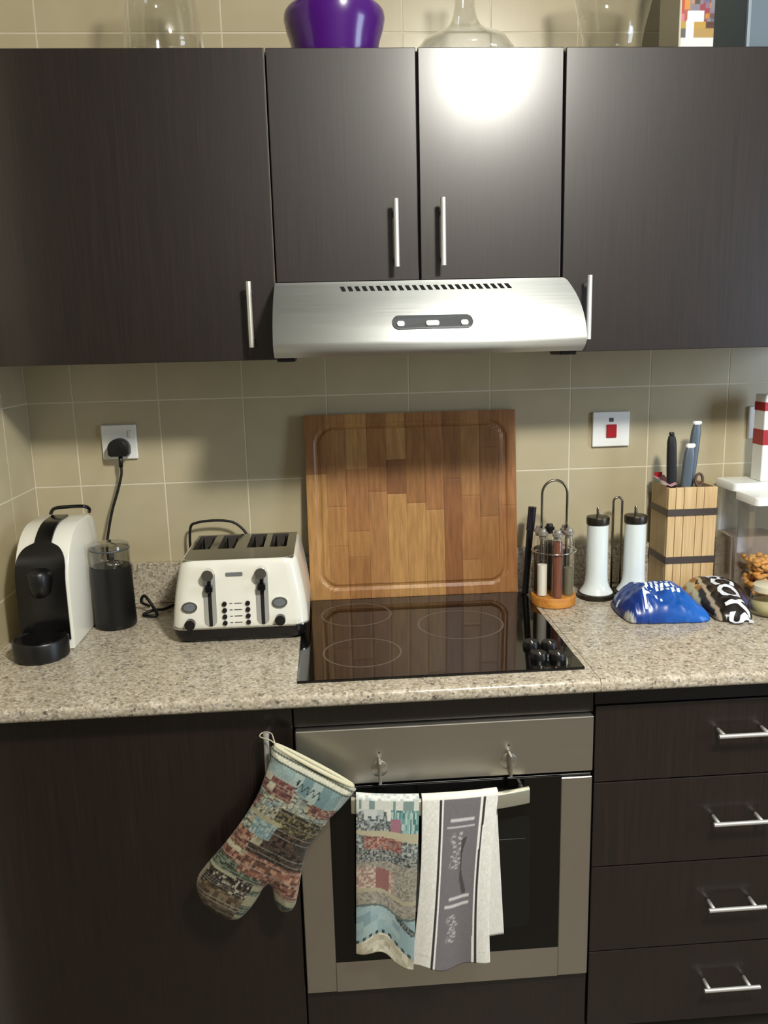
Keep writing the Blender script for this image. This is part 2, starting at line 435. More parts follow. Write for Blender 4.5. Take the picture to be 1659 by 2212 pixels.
d = door(t, .3 + .0022, .6 - .0026, 1.6695, ZUT, DU, tilt=.0)
bar_handle((.3457, -.350, 1.6955), (.3457, -.350, 1.8275), 1, (.15, .85), d)
t = thing('wall_cabinet', 'dark wood wall cabinet at right with handle at its lower left corner', 'cabinet', (.95, -.15, ZUB))
carcass(t, .6005, 1.2995, -.299, -.0008, ZUB, ZUT - .001)
d = door(t, .6 + .0022, 1.2985, ZUB - .001, ZUT, DU)
bar_handle((.6515, -.350, 1.5400), (.6515, -.350, 1.6705), 1, (.15, .85), d)

DB = -.592; ZB0 = .073; ZBT = .870
t = thing('base_cabinet', 'dark wood base cabinet under the coffee machine with one tall door', 'cabinet', (-.32, -.3, 0))
carcass(t, XL + .0015, .0055, -.573, -.0235, ZB0, ZBT - .001)
d = door(t, XL + .003, .0055, ZB0, ZBT - .004, DB)
bar_handle((-.0435, -.624, .690), (-.0435, -.624, .8210), 1, (.15, .85), d)
obj('plinth', box(XL + .0015, .0055, -.505, -.489, 0.0005, ZB0 - .001), M['plinth'], t)
t = thing('oven_housing', 'dark wood housing around the steel oven below the hob', 'cabinet', (.31, -.3, 0))
obj('filler_strip', box(.0085, .6035, DB + .001, DB + .018, .8115, ZBT - .004, .001, 1), M['wenge'], t)
obj('lower_panel', box(.0085, .6035, DB, DB + .018, ZB0, .2175, .0012, 1), M['wenge'], t)
obj('side_panel', box(.0065, .0080, -.573, -.03, ZB0, ZBT - .001), M['carcass'], t)
obj('side_panel', box(.6040, .6055, -.573, -.03, ZB0, ZBT - .001), M['carcass'], t)
obj('base_panel', box(.0085, .6035, -.573, -.03, ZB0, ZB0 + .016), M['carcass'], t)
obj('plinth', box(.0065, .6055, -.505, -.489, 0.0005, ZB0 - .001), M['plinth'], t)
t = thing('drawer_cabinet', 'dark wood base cabinet with four wide drawers right of the oven', 'cabinet', (.91, -.3, 0))
carcass(t, .6065, 1.2995, -.573, -.0235, ZB0, ZBT - .001)
obj('plinth', box(.6065, 1.2995, -.505, -.489, 0.0005, ZB0 - .001), M['plinth'], t)
obj('top_rail', box(.6075, 1.2985, DB + .004, -.5735, .8250, ZBT - .004), M['carcass'], t)
zs = [ZB0, .2615, .4630, .6560, .8240]
for k in range(4):
    dr = obj('drawer', box(.6085, 1.2155, DB, DB + .018, zs[k] + .0014, zs[k + 1] - .0014, .0014, 2), M['wenge'], t)
    hz = (.1730, .3668, .5647, .7589)[k]
    bar_handle((.8490 + .0015 * (3 - k) * .5, -.624, hz), (.9735, -.624, hz), 1, (.10, .83), dr, .009)

# ---------------------------------------------------------------- worktops
HB = (.0187, .5855, -.5878, -.0765)   # hob
def worktop(name, label, x0, x1):
    t = thing(name, label, 'worktop', ((x0 + x1) / 2, -.3, .873))
    prof = [(-.0022, .8722), (-.0022, .9)]
    prof += [(-.633 + .0 - .0100 * math.sin(a), .8900 + .0100 * math.cos(a)) for a in [k * PI / 12 for k in range(0, 7)]]
    prof += [(-.643, .884)] + [(-.633 - .0100 * math.sin(a), .8822 - .0100 * math.cos(a)) for a in [k * PI / 12 for k in range(6, -1, -1)]]
    obj('slab', prism(prof, x0, x1, 'x'), M['granite'], t, 'auto')
    return t
t = worktop('worktop', 'speckled beige granite worktop on the left, holding coffee machine, toaster and hob', XL + .0008, .5995)
obj('upstand', box(XL + .0012, .5995, -.0205, -.0008, .9004, 1.0065, .0012, 1), M['granite'], t, label='low granite strip along the back wall')
t = worktop('worktop', 'speckled granite worktop on the right, under the crisp bags and knife block', .6005, 1.33)
obj('upstand', box(.6003, 1.33, -.0205, -.0008, .9004, 1.0065, .0012, 1), M['granite'], t, label='low granite strip along the back wall')

# ---------------------------------------------------------------- hob
t = thing('hob', 'black glass ceramic hob set into the granite worktop', 'hob', (.30, -.33, .9))
obj('glass_plate', box(HB[0], HB[1], HB[2], HB[3], .9003, .9055, .0012, 2), M['black_glass'], t)
for cx, cy, r in ((.147, -.200, .083), (.383, -.303, .0965), (.151, -.4495, .0815)):
    bm = bmesh.new(); n = 72; R = []
    for rr in (r - .0021, r + .0021):
        for z in (.90545, .90575):
            R.append([bm.verts.new((cx + rr * math.cos(2 * PI * k / n), cy + rr * math.sin(2 * PI * k / n), z)) for k in range(n)])
    for a, b in ((0, 1), (1, 3), (3, 2), (2, 0)):
        for k in range(n): bm.faces.new((R[a][k], R[a][(k + 1) % n], R[b][(k + 1) % n], R[b][k]))
    bmesh.ops.recalc_face_normals(bm, faces=bm.faces)
    obj('heating_zone', bm, M['ring_print'], t, label='thin grey ring printed on the glass')
for cx, cy in ((.508, -.462), (.545, -.470), (.508, -.528), (.545, -.535)):
    k = obj('control_knob', lathe([(.0175, .9057), (.0170, .909), (.0160, .9160), (.0150, .9178), (.0001, .9180)], cx, cy, 28), M['black'], t, 'auto')
    obj('pointer', box(cx - .0012, cx + .0012, cy - .013, cy - .002, .9178, .9186), M['plate'], k)

# ---------------------------------------------------------------- oven
t = thing('oven', 'built-in brushed steel oven with black glass door and two towels on its handle', 'oven', (.306, -.35, .22))
obj('oven_body', box(.0120, .6000, -.571, -.06, .224, .806), M['carcass'], t)
obj('control_panel', box(.0105, .6010, -.6045, -.5735, .6965 - .006, .8085, .0022, 2), M['steel'], t, label='brushed steel strip with two knobs')
for x in (.1725, .4300):
    k = obj('control_knob', lathe([(.017, 0), (.017, .0006), (.0165, .0010), (.0001, .0011)], 0, 0, 32), M['steel'], t, 'auto')
    # lathe stands along z: turn it to face the room
    for v in k.data.vertices:
        p = v.co + Vector(t.location); v.co = Vector((x + p.x, -.6047 - p.z, .7215 + p.y)) - Vector(t.location)
    obj('grip', box(x - .0032, x + .0032, -.6290, -.6060, .6990, .7450, .0022, 2), M['steel'], k)
    obj('scale_dot', lathe([(.002, .7555), (.002, .7565)], x + .0, -.6049, 10), M['dark'], t)
# door: steel U frame around black glass
fy0, fy1 = -.6045, -.5740
dd = obj('door', box(.0115, .6000, -.5990, -.5740, .2215, .6830, .001, 1), M['black'], t, label='oven door with black glass')
obj('door_frame', box(.0105, .0720, fy0, -.5992, .2205, .6780, .0015, 1), M['steel'], dd, label='steel left upright')
obj('door_frame', box(.5375, .6010, fy0, -.5992, .2205, .6780, .0015, 1), M['steel'], dd, label='steel right upright')
obj('door_frame', box(.0722, .5373, fy0, -.5992, .2205, .2900), M['steel'], dd, label='steel bottom rail')
obj('glass', box(.0725, .5370, -.6040, -.5992, .2905, .6830, .0004, 1), M['oven_glass'], dd)
obj('window', prism(rrect(.135, .475, .345, .600, .012), -.6043, -.60405, 'y'), M['oven_window'], dd)
obj('shelf_rail', box(.145, .465, -.6046, -.60435, .5480, .5495), M['grey'], dd, label='thin rack line behind the glass')
HC, HW = .290, .176
def bar_y(x): return -.6500 + .022 * min(1.2, abs((x - HC) / HW)) ** 2.2
bm = bmesh.new(); n = 26; R = []
for i in range(n + 1):
    x = HC - HW + 2 * HW * i / n; y = bar_y(x)
    sec = rrect(-.0065, .0065, -.0165, .0165, .004, 3)
    R.append([(x, y + p[0], .6600 + p[1]) for p in sec])
obj('door_handle', loft(R), mat('oven_handle_metal', '#c3c2b0', .42, .75), dd, 'auto', label='pale metal bowed bar handle')
for x in (HC - HW + .0048, HC + HW - .012):
    obj('handle_post', box(x - .0045, x + .0045, bar_y(x) + .0070, -.6030, .6490, .6710, .002, 1), M['steel'], dd)

# ---------------------------------------------------------------- cooker hood
t = thing('cooker_hood', 'slim brushed steel cooker hood with rounded front below the wall cabinet', 'cooker hood', (.3, -.25, 1.515))
prof = smooth_path([(-.3225, 1.6690, 0), (-.3440, 1.6650, 0), (-.3680, 1.6575, 0), (-.4238, 1.6304, 0), (-.4612, 1.6049, 0), (-.4880, 1.5762, 0), (-.5000, 1.5500, 0), (-.5015, 1.5430, 0)], 5)
pf = [(p.x, p.y) for p in prof]
lip = [(-.5000, 1.5390), (-.4950, 1.5325), (-.4850, 1.5245), (-.4720, 1.5185)]
hx0, hx1 = -.0005, .6010
front = pf + lip
bm = bmesh.new()
A = [bm.verts.new((hx0, p[0], p[1])) for p in front]; B = [bm.verts.new((hx1, p[0], p[1])) for p in front]
for k in range(len(front) - 1): bm.faces.new((A[k], B[k], B[k + 1], A[k + 1]))
for L, x in ((A, hx0), (B, hx1)):
    a = bm.verts.new((x, -.3225, 1.5185)); bm.faces.new(L + [a])
bmesh.ops.recalc_face_normals(bm, faces=bm.faces)
shell = obj('shell', bm, M['hood_steel'], t, 'auto')
uvl = shell.data.uv_layers.new(name='brush')
for lp in shell.data.loops:
    c = shell.data.vertices[lp.vertex_index].co; uvl.data[lp.index].uv = (c.x, c.z - c.y)
tn = nd(M['hood_steel'], 'ShaderNodeTangent', direction_type='UV_MAP', uv_map='brush'); hb_ = bsdf(M['hood_steel'])
lk(M['hood_steel'], tn.outputs[0], hb_.inputs['Tangent']); hb_.inputs['Anisotropic'].default_value = .9; hb_.inputs['Anisotropic Rotation'].default_value = .25
obj('underside', box(hx0 + .001, hx1 - .001, -.468, -.002, 1.5187, 1.5240), M['steel'], t)
obj('rear_box', box(hx0 + .004, hx1 - .004, -.2995, -.002, 1.5245, 1.6685), M['carcass'], t)
def hood_at(z):
    for a, b in zip(pf, pf[1:]):
        if a[1] >= z >= b[1]:
            k = (a[1] - z) / (a[1] - b[1]); return a[0] + (b[0] - a[0]) * k, Vector((0, -(a[1] - b[1]), -(b[0] - a[0]))).normalized()
    return pf[-1][0], Vector((0, -1, 0))
y0, n0 = hood_at(1.6500); tv = Vector((0, n0.z, -n0.y)); tv = tv if tv.z > 0 else -tv
for k in range(24):
    x = .1370 + k * .01455
    bm = box(-.0040, .0040, -.0007, .0007, -.0125, .0125)
    for v in bm.verts:
        p = v.co.copy(); v.co = Vector((x - p.z * .14, y0, 1.6500)) + Vector((p.x, 0, 0)) - n0 * (-p.y) * -1 + tv * p.z
    obj('vent_slot', bm, M['dark'], shell)  # raised black slab, shade of the opening as colour; nothing is cut
def on_hood(x, z, h):
    y, n = hood_at(z); return Vector((x, y, z)) + n * h
bm = bmesh.new(); out = rrect(.2265, .3820, 1.5665, 1.5915, .0124, 8)
Tt = [bm.verts.new(on_hood(p[0], p[1], .0025)) for p in out]; Bb = [bm.verts.new(on_hood(p[0], p[1], -.004)) for p in out]
bm.faces.new(Tt)
for k in range(len(out)): bm.faces.new((Tt[k], Tt[k - 1], Bb[k - 1], Bb[k]))
bmesh.ops.recalc_face_normals(bm, faces=bm.faces)
cp = obj('control_panel', bm, M['grey'], t, label='dark pill-shaped switch panel')
for x, wd in ((.2425, .0070), (.3035, .0125), (.3650, .0070)):
    bm = bmesh.new(); out = rrect(x - wd, x + wd, 1.5705, 1.5795, .004, 4)
    Tt = [bm.verts.new(on_hood(p[0], p[1], .0055)) for p in out]; Bb = [bm.verts.new(on_hood(p[0], p[1], .002)) for p in out]
    bm.faces.new(Tt)
    for k in range(len(out)): bm.faces.new((Tt[k], Tt[k - 1], Bb[k - 1], Bb[k]))
    bmesh.ops.recalc_face_normals(bm, faces=bm.faces); obj('button', bm, M['white'], cp)
obj('foot', box(.002, .038, -.44, -.36, 1.5105, 1.5185, .002, 1), M['black'], t)
obj('foot', box(.566, .600, -.44, -.36, 1.5105, 1.5185, .002, 1), M['black'], t)

# ---------------------------------------------------------------- sockets and switches on the tiles
def plate(name, label, cat, x0, x1, z0, z1):
    t = thing(name, label, cat, ((x0 + x1) / 2, 0, (z0 + z1) / 2))
    obj('face_plate', box(x0, x1, -.0095, -.0006, z0, z1, .0022, 2), M['plate'], t); return t
t = plate('wall_socket', 'square white wall socket above the milk frother with a black plug in it', 'socket', -.4660, -.3805, 1.2750, 1.3605)
obj('rocker', box(-.4000, -.3900, -.0125, -.0096, 1.3280, 1.3460, .001, 1), M['white'], t)
t = plate('cooker_switch', 'square white cooker switch with red rocker on the tiled wall', 'switch', .7770, .8740, 1.2660, 1.3555)
obj('rocker', box(.8125, .8390, -.0140, -.0096, 1.2890, 1.3230, .0015, 1), M['red'], t, label='red rocker')
obj('indicator', box(.8200, .8310, -.0110, -.0096, 1.3300, 1.3400, .0008, 1), M['grey'], t)
t = plate('wall_socket', 'white socket plate at the right edge beside the red and white carton', 'socket', 1.1920, 1.3390, 1.2740, 1.3580)
obj('rocker', box(1.2320, 1.2420, -.0125, -.0096, 1.2960, 1.3160, .001, 1), M['grey'], t)

# plug with its cable, running down behind the frother
t = thing('power_plug', 'black plug and cable hanging from the wall socket down behind the frother', 'plug', (-.4205, -.02, 1.305))
obj('plug_body', prism([(-.4205 + .0255 * math.cos(a), 1.3040 + .0245 * math.sin(a)) for a in [k * PI / 16 for k in range(17)]] + [(-.4455, 1.2900), (-.4395, 1.2850), (-.4015, 1.2850), (-.3955, 1.2900)], -.0440, -.0098, 'y', .004), M['black'], t, 'auto')
obj('cable', tube(smooth_path([(-.4180, -.030, 1.2850), (-.4185, -.031, 1.265), (-.4190, -.033, 1.240), (-.4310, -.036, 1.198), (-.4480, -.038, 1.150), (-.4620, -.040, 1.095), (-.4680, -.042, 1.055), (-.4650, -.044, 1.0), (-.458, -.070, .935), (-.44, -.10, .9060), (-.41, -.115, .9050)], 6), .0034, 8), M['cable'], t, True)
obj('strain_relief', tube([(-.4180, -.030, 1.2855), (-.4186, -.0312, 1.258)], .0052, 10), M['black'], t, True)
t = thing('spare_cable', 'loop of black cable on the worktop between frother and toaster', 'cable', (-.36, -.13, .9))
t2 = obj('cable_loop', tube(smooth_path([(-.372, -.060, .9055), (-.385, -.085, .925), (-.372, -.100, .945), (-.350, -.118, .922), (-.338, -.135, .9055), (-.352, -.140, .9055), (-.372, -.128, .9055), (-.352, -.108, .9095), (-.330, -.090, .9055), (-.31, -.055, .9055)], 6), .0038, 8), M['cable'], t, True)

# ---------------------------------------------------------------- coffee machine
cx0, cx1 = -.5890, -.4745
t = thing('coffee_machine', 'slim white capsule coffee machine with black front and drip tray', 'coffee machine', ((cx0 + cx1) / 2, -.25, .9))
side = [(-.335, .9025)] + [(-.335, 1.03)] + [(-.335 + .125 * (1 - math.cos(a)), 1.04 + .125 * math.sin(a)) for a in [k * PI / 20 for k in range(0, 11)]] + [(-.15, 1.166), (-.115, 1.155), (-.095, 1.13), (-.09, .9025)]
obj('shell', prism(side, cx0, cx1, 'x', .004), M['cream'], t, 'auto', label='white plastic shell')
def follow(y0, off):
    """points along the machine's front and top, off the shell by off"""
    out = []
    for z in [.925 + k * .0125 for k in range(10)]: out.append((Vector((-.335 - off, z)), 0.))
    for k in range(0, 41):
        a = k * PI / 80; out.append((Vector((-.21 - (.125 + off) * math.cos(a), 1.04 + (.125 + off) * math.sin(a))), a))
    out.append((Vector((-.165, 1.1660 + off)), PI / 2))
    return out
def half(a):   # half width of the black front: full on the flat, an arch, then a strip over the top
    if a <= .36: return .0525
    if a < .80: return .0525 - .0345 * (1 - math.sqrt(max(0, 1 - ((a - .36) / .44) ** 2)))
    return .0180
mid = (cx0 + cx1) / 2 - .002
P = follow(0, .004); Q = follow(0, -.006)
R = []
for (p, a), (q, _) in zip(P, Q):
    h = half(a); R.append([(mid - h, q.x, q.y), (mid - h, p.x, p.y), (mid + h, p.x, p.y), (mid + h, q.x, q.y)])
obj('front_panel', loft(R), M['gloss_black'], t, 'auto', label='glossy black arched front and top strip')
obj('spout', lathe([(.010, 1.0250), (.017, 1.0290), (.022, 1.0500), (.023, 1.0760), (.016, 1.0860), (.0001, 1.0880)], mid, -.3440, 28), M['black'], t, True)
tr = obj('drip_tray', lathe([(.052, .9012), (.0560, .9050), (.0570, .9400), (.0545, .9440), (.0520, .9445), (.050, .9420), (.0001, .9420)], mid, -.372, 44), M['black'], t, 'auto')
obj('tray_grid', lathe([(.040, .9422), (.040, .9438), (.0001, .9438)], mid, -.372, 36), M['gloss_black'], tr)
bm = tube(smooth_path([(-.560, -.150, 1.1700), (-.548, -.158, 1.1830), (-.520, -.165, 1.1875), (-.480, -.165, 1.1875), (-.470, -.155, 1.1800), (-.473, -.145, 1.1700)], 5), .0042, 10)
obj('lever', bm, M['gloss_black'], t, True, label='dark curved lever on top')

# ---------------------------------------------------------------- milk frother
fx, fy = -.4245, -.1800
t = thing('milk_frother', 'black cylindrical milk frother with clear lid beside the coffee machine', 'milk frother', (fx, fy, .9))
obj('jug', lathe([(.0460, .9008), (.0480, .9040), (.0478, .9120), (.0470, .9500), (.0462, 1.0400), (.0455, 1.0470), (.0400, 1.0475), (.0001, 1.0475)], fx, fy, 48), M['black'], t, 'auto')
obj('lid', lathe([(.0440, 1.0480), (.0450, 1.0500), (.0445, 1.0940), (.0430, 1.0985), (.0405, 1.1000), (.0001, 1.1000)], fx, fy, 48, cap=False), M['smoke_plastic'], t, 'auto', label='clear plastic lid')
obj('lid_ring', lathe([(.0425, 1.0865), (.0455, 1.0865), (.0455, 1.0900), (.0425, 1.0900)], fx, fy, 48, cap=False), M['grey'], t, True)
obj('whisk_hub', lathe([(.0045, 1.0480), (.0045, 1.0800), (.0001, 1.0805)], fx + .004, fy, 16), M['grey'], t, True)
obj('whisk_ring', lathe([(.0150, 1.0482), (.0180, 1.0500), (.0180, 1.0570), (.0150, 1.0585), (.0130, 1.0530)], fx + .012, fy - .012, 24, cap=False), M['chrome'], t, True)

# ---------------------------------------------------------------- toaster
t = thing('toaster', 'cream four-slice toaster with black base left of the hob', 'toaster', (-.115, -.19, .9))
def trect(z):
    k = (z - .93) / .155; k2 = max(0, k) ** 1.6
    return (-.2640 + .0240 * k2, .0370 - .0215 * k2, -.3400 + .0150 * k, -.0450 - .0170 * k)
R = []
zl = [.9345, .9360, .9390, .95, .97, .99, 1.01, 1.03, 1.05, 1.07, 1.0800, 1.0835, 1.0850]
ins = [.006, .002, 0, 0, 0, 0, 0, 0, 0, 0, .0008, .0030, .0062]
for z, q in zip(zl, ins):
    a = trect(z); R.append([(p[0], p[1], z) for p in rrect(a[0] + q, a[1] - q, a[2] + q, a[3] - q, .030, 6)])
obj('body', loft(R, True, False), M['cream'], t, 'auto', label='cream enamel body')
obj('base', loft([[(p[0], p[1], z) for p in rrect(a_, b_, c_, -.0500, .024, 6)] for z, a_, b_, c_ in ((.9006, -.246, .0150, -.326), (.9068, -.252, .0165, -.331), (.9072, -.255, .0270, -.333), (.9200, -.2610, .0330, -.338), (.9335, -.2630, .0350, -.339))]), M['black'], t, 'auto', label='black plastic base')
obj('base_trim', loft([[(p[0], p[1], z) for p in rrect(-.2650, .0380, -.3410, -.0440, .030, 6)] for z in (.9337, .9365)], True, True), M['chrome'], t, 'auto')
# top plate with four real slots
a = trect(1.085); px0, px1, py0, py1 = a[0] + .006, a[1] - .006, a[2] + .006, a[3] - .006
slots = [(-.2280, -.1880), (-.1700, -.1310), (-.1030, -.0640), (-.0500, -.0110)]; sy0, sy1 = -.2150, -.0780
bm = bmesh.new()
xs = [px0] + [v for s in slots for v in s] + [px1]; ys = [py0, sy0, sy1, py1]
V = {(i, j): bm.verts.new((x, y, 1.0848)) for i, x in enumerate(xs) for j, y in enumerate(ys)}
for i in range(len(xs) - 1):
    for j in range(3):
        if j == 1 and i % 2 == 1: continue
        bm.faces.new((V[i, j], V[i + 1, j], V[i + 1, j + 1], V[i, j + 1]))
tp = obj('top_plate', bm, mat('dark_chrome', '#8e8d88', .16, 1.), t, label='chrome top with four slots')
for x0, x1 in slots:
    bm = box(x0, x1, sy0, sy1, 1.030, 1.0846)
    bmesh.ops.delete(bm, geom=[f for f in bm.faces if f.normal.z > .9], context='FACES'); bmesh.ops.reverse_faces(bm, faces=bm.faces)
    s = obj('slot', bm, mat('slot_lining', '#55504a', .5, .5), tp)
    bm = None
    for yy in [sy0 + .018 + k * .023 for k in range(6)]:
        for xx in (x0 + .008, x1 - .008): bm = tube([(xx, yy, 1.0305), (xx, yy, 1.0800)], .0011, 5, bm)
    obj('guide_wires', bm, M['wire'], s)
def tf(z): return -.3400 + .0150 * (z - .93) / .155      # y of the toaster's front at this height
def on_front(prof_pts, th, lift=.0003):
    bm = bmesh.new(); A = [bm.verts.new((x, tf(z) - lift - th, z)) for x, z in prof_pts]; B = [bm.verts.new((x, tf(z) - lift, z)) for x, z in prof_pts]
    bm.faces.new(A)
    n = len(A)
    for k in range(n): bm.faces.new((A[k], A[(k + 1) % n], B[(k + 1) % n], B[k]))
    bmesh.ops.recalc_face_normals(bm, faces=bm.faces); return bm
def disc(x, z, rx, rz, n=28): return [(x + rx * math.cos(2 * PI * k / n), z + rz * math.sin(2 * PI * k / n)) for k in range(n)]
for x in (-.1765, -.0620):
    ch = obj('lever_track', on_front(rrect(x - .0135, x + .0135, .9400, 1.0660, .0130, 5), .0012), M['track'], t)
    obj('track_slot', on_front(rrect(x - .0040, x + .0040, .9400, 1.0480, .0020, 2), .0004, .0016), M['dark'], ch)  # black strip on the track stands in for the slot's inner shade
    lv = obj('lever', tube([(x, tf(1.058) - .002, 1.0580), (x, tf(1.058) - .022, 1.0580)], .0125, 20), M['chrome'], t, 'auto')
    obj('lever_arm', box(x - .0085, x + .0085, tf(1.03) - .020, tf(1.03) - .0022, 1.0180, 1.0340, .003, 1), M['gloss_black'], lv)
for x, z in ((-.2215, .9850), (-.0245, .9880)):
    d = obj('dial', on_front(disc(x, z, .0170, .0120), .0040), M['chrome'], t)
    obj('dial_face', on_front(disc(x, z, .0125, .0085), .0010, .0044), mat('dial_face', '#8b9094', .3, .5), d)
for x, z in ((-.2215, .9480), (-.0245, .9500)):
    obj('browning_knob', tube([(x, tf(z) - .0005, z), (x, tf(z) - .0140, z)], .0115, 24), M['gloss_black'], t, 'auto')
for x in (-.1455, -.0945):
    for z in (.9890, .9748, .9606, .9464):
        obj('button', tube([(x, tf(z) - .0003, z), (x, tf(z) - .0045, z)], .0052, 16), M['black'], t, 'auto')
for z in (.9890, .9748, .9606, .9464):
    for x0, x1 in ((-.1345, -.1285), (-.1245, -.1080)):
        obj('mark', on_front([(x0, z - .0010), (x1, z - .0010), (x1, z + .0010), (x0, z + .0010)], .0003), M['grey'], t)
obj('badge', on_front(rrect(-.1400, -.1030, 1.0495, 1.0580, .002, 2), .0010), mat('badge_grey', '#8f9294', .35, .5), t, label='small grey maker plate')
obj('power_cord', tube(smooth_path([(-.2450, -.0400, .9600), (-.2620, -.0350, 1.0200), (-.2600, -.0380, 1.0950), (-.2420, -.0400, 1.1120), (-.1900, -.0400, 1.1160), (-.1480, -.0410, 1.1080), (-.1200, -.0430, 1.0800), (-.1150, -.0440, 1.0500)], 6), .0034, 8), M['cable'], t, True, label='black cord arching behind')

# ---------------------------------------------------------------- chopping board leaning on the wall, glued up from staves
t = thing('chopping_board', 'large oiled wooden chopping board leaning on the wall behind the hob', 'chopping board', (.303, -.06, .9))
BX0, BX1, BW, BH, BT = .0360, .5700, .534, .4690, .024
ang = math.atan2(.046, .467)
def board_pt(u, v, d):   # u across, v up, d into the board
    y = -.0730 + v * math.sin(ang) + d * math.cos(ang); z = .9046 + v * math.cos(ang) - d * math.sin(ang)
    return Vector((BX0 + u, y, z))
def groove(u, v):
    x = abs(u - BW / 2) - (BW / 2 - .030); z = abs(v - BH / 2) - (BH / 2 - .030); r = .045
    q = math.hypot(max(x + r, 0), max(z + r, 0)) + min(max(x + r, z + r), 0) - r
    return .0038 * max(0, 1 - (q / .0075) ** 2)
random.seed(11)
us = [0, .052, .100, .155, .203, .252, .300, .347, .392, .440, .488, BW]
cols = ['#9c6e40', '#a5784a', '#ab7d4a', '#92663c', '#b08550', '#8a5c36', '#a07044', '#b58a54', '#966a40', '#a87a48']
for k in range(len(us) - 1):
    cuts = [0, BH]
    n = random.choice((1, 2, 2, 3)); c = sorted(random.uniform(.08, BH - .08) for _ in range(n))
    c = [x for i, x in enumerate(c) if i == 0 or x - c[i - 1] > .05]; cuts = [0] + c + [BH]
    for v0, v1 in zip(cuts, cuts[1:]):
        u0, u1 = us[k], us[k + 1]
        nu = max(2, int((u1 - u0) / .0042)); nv = max(2, int((v1 - v0) / .0042)); e = .0002
        def fn(i, j):
            u = u0 + e + (u1 - u0 - 2 * e) * i; v = v0 + e + (v1 - v0 - 2 * e) * j; return board_pt(u, v, groove(u, v) + (.0003 if i in (0, 1) or j in (0, 1) else 0))
        bm = grid(nu, nv, fn)
        Q = [bm.verts.new(board_pt(u, v, BT)) for u, v in ((u0 + e, v0 + e), (u1 - e, v0 + e), (u1 - e, v1 - e), (u0 + e, v1 - e))]
        bm.faces.new(Q); bm.verts.ensure_lookup_table(); G = lambda i, j: bm.verts[i * (nv + 1) + j]
        bm.faces.new([G(i, 0) for i in range(nu + 1)] + [Q[1], Q[0]]); bm.faces.new([G(i, nv) for i in range(nu, -1, -1)] + [Q[3], Q[2]])
        bm.faces.new([G(0, j) for j in range(nv, -1, -1)] + [Q[0], Q[3]]); bm.faces.new([G(nu, j) for j in range(nv + 1)] + [Q[2], Q[1]])
        bmesh.ops.recalc_face_normals(bm, faces=bm.faces)
        o = obj('stave', bm, M['board'], t); o.color = (*lin(random.choice(cols)), 1)

# ---------------------------------------------------------------- spice rack with glass tubes
rx, ry = .6370, -.1640
t = thing('spice_rack', 'wire spice rack with tall loop handle on a round wooden base', 'spice rack', (rx, ry, .9))
obj('base', lathe([(.0520, .9006), (.0545, .9030), (.0550, .9240), (.0530, .9265), (.0001, .9265)], rx, ry, 48), M['rack_wood'], t, 'auto', label='round orange-brown wooden base')
arch = [(rx - .031, ry, .9268), (rx - .031, ry, 1.1750)] + [(rx - .031 * math.cos(a), ry, 1.1750 + .034 * math.sin(a)) for a in [k * PI / 14 for k in range(1, 14)]] + [(rx + .031, ry, 1.1750), (rx + .031, ry, .9268)]
obj('loop_handle', tube(arch, .0031, 10), M['wire'], t, True)
R_t = .0370
obj('holding_ring', tube([(rx + (R_t + .0165) * math.cos(2 * PI * k / 48), ry + (R_t + .0165) * math.sin(2 * PI * k / 48), 1.0370) for k in range(48)], .0016, 8, closed=True), M['chrome'], t, True)
bm = None
for s in (-1, 1): bm = tube([(rx + s * .0325, ry, 1.0370), (rx + s * (R_t + .0160), ry, 1.0370)], .0014, 6, bm)
obj('ring_bracket', bm, M['chrome'], t, True)
def spice_tube(ang, label, cont, fill, cap):
    a = math.radians(ang); x, y = rx + R_t * math.cos(a), ry + R_t * math.sin(a)
    k = thing('spice_tube', label, 'spice tube', (x, y, .927), 'glass spice tubes in the wire rack')
    gl = obj('glass', lathe([(.0001, .9270), (.0128, .9272), (.0132, .9300), (.0132, 1.0620), (.0095, 1.0720), (.0095, 1.0790)], x, y, 24, cap=False), M['glass'], k, True)
    obj('contents', lathe([(.0001, .9285), (.0118, .9285), (.0118, fill), (.0001, fill + .0012)], x, y, 20), M[cont], k, 'auto')
    obj('stopper', lathe([(.0085, 1.0700), (.0088, 1.0785), (.0125, 1.0790), (.0125, 1.0850), (.0090, 1.0875), (.0075, 1.0935), (.0001, 1.0940)], x, y, 20), M[cap], k, 'auto')
spice_tube(-92, 'front centre glass tube of red-brown spice in wire rack', 'paprika', 1.0640, 'stopper')
spice_tube(-152, 'glass tube half filled with white salt at the front left of wire rack', 'salt', 1.0050, 'stopper')
spice_tube(-32, 'front right glass tube of grey-green spice in wire rack', 'mix', .9950, 'stopper')
spice_tube(92, 'black-stoppered glass tube of dark herb behind the red-brown one in wire rack', 'herb', 1.0500, 'black')
spice_tube(152, 'rear left glass tube of dark herb, next to the chopping board', 'herb', 1.0400, 'stopper')
spice_tube(28, 'rear right glass tube of dark herb, next to the left white mill', 'herb', 1.0300, 'stopper')
t = thing('marker_pen', 'dark pen standing between the chopping board and the spice rack', 'pen', (.5850, -.112, .9))
obj('barrel', tube([(.5830, -.0960, .9065), (.5960, -.0900, 1.0700)], .0085, 14), M['black'], t, 'auto')
obj('cap', tube([(.5960, -.0900, 1.0702), (.6020, -.0876, 1.1300)], .0102, 14), mat('pen_cap', '#1d1b26', .4), t, 'auto')

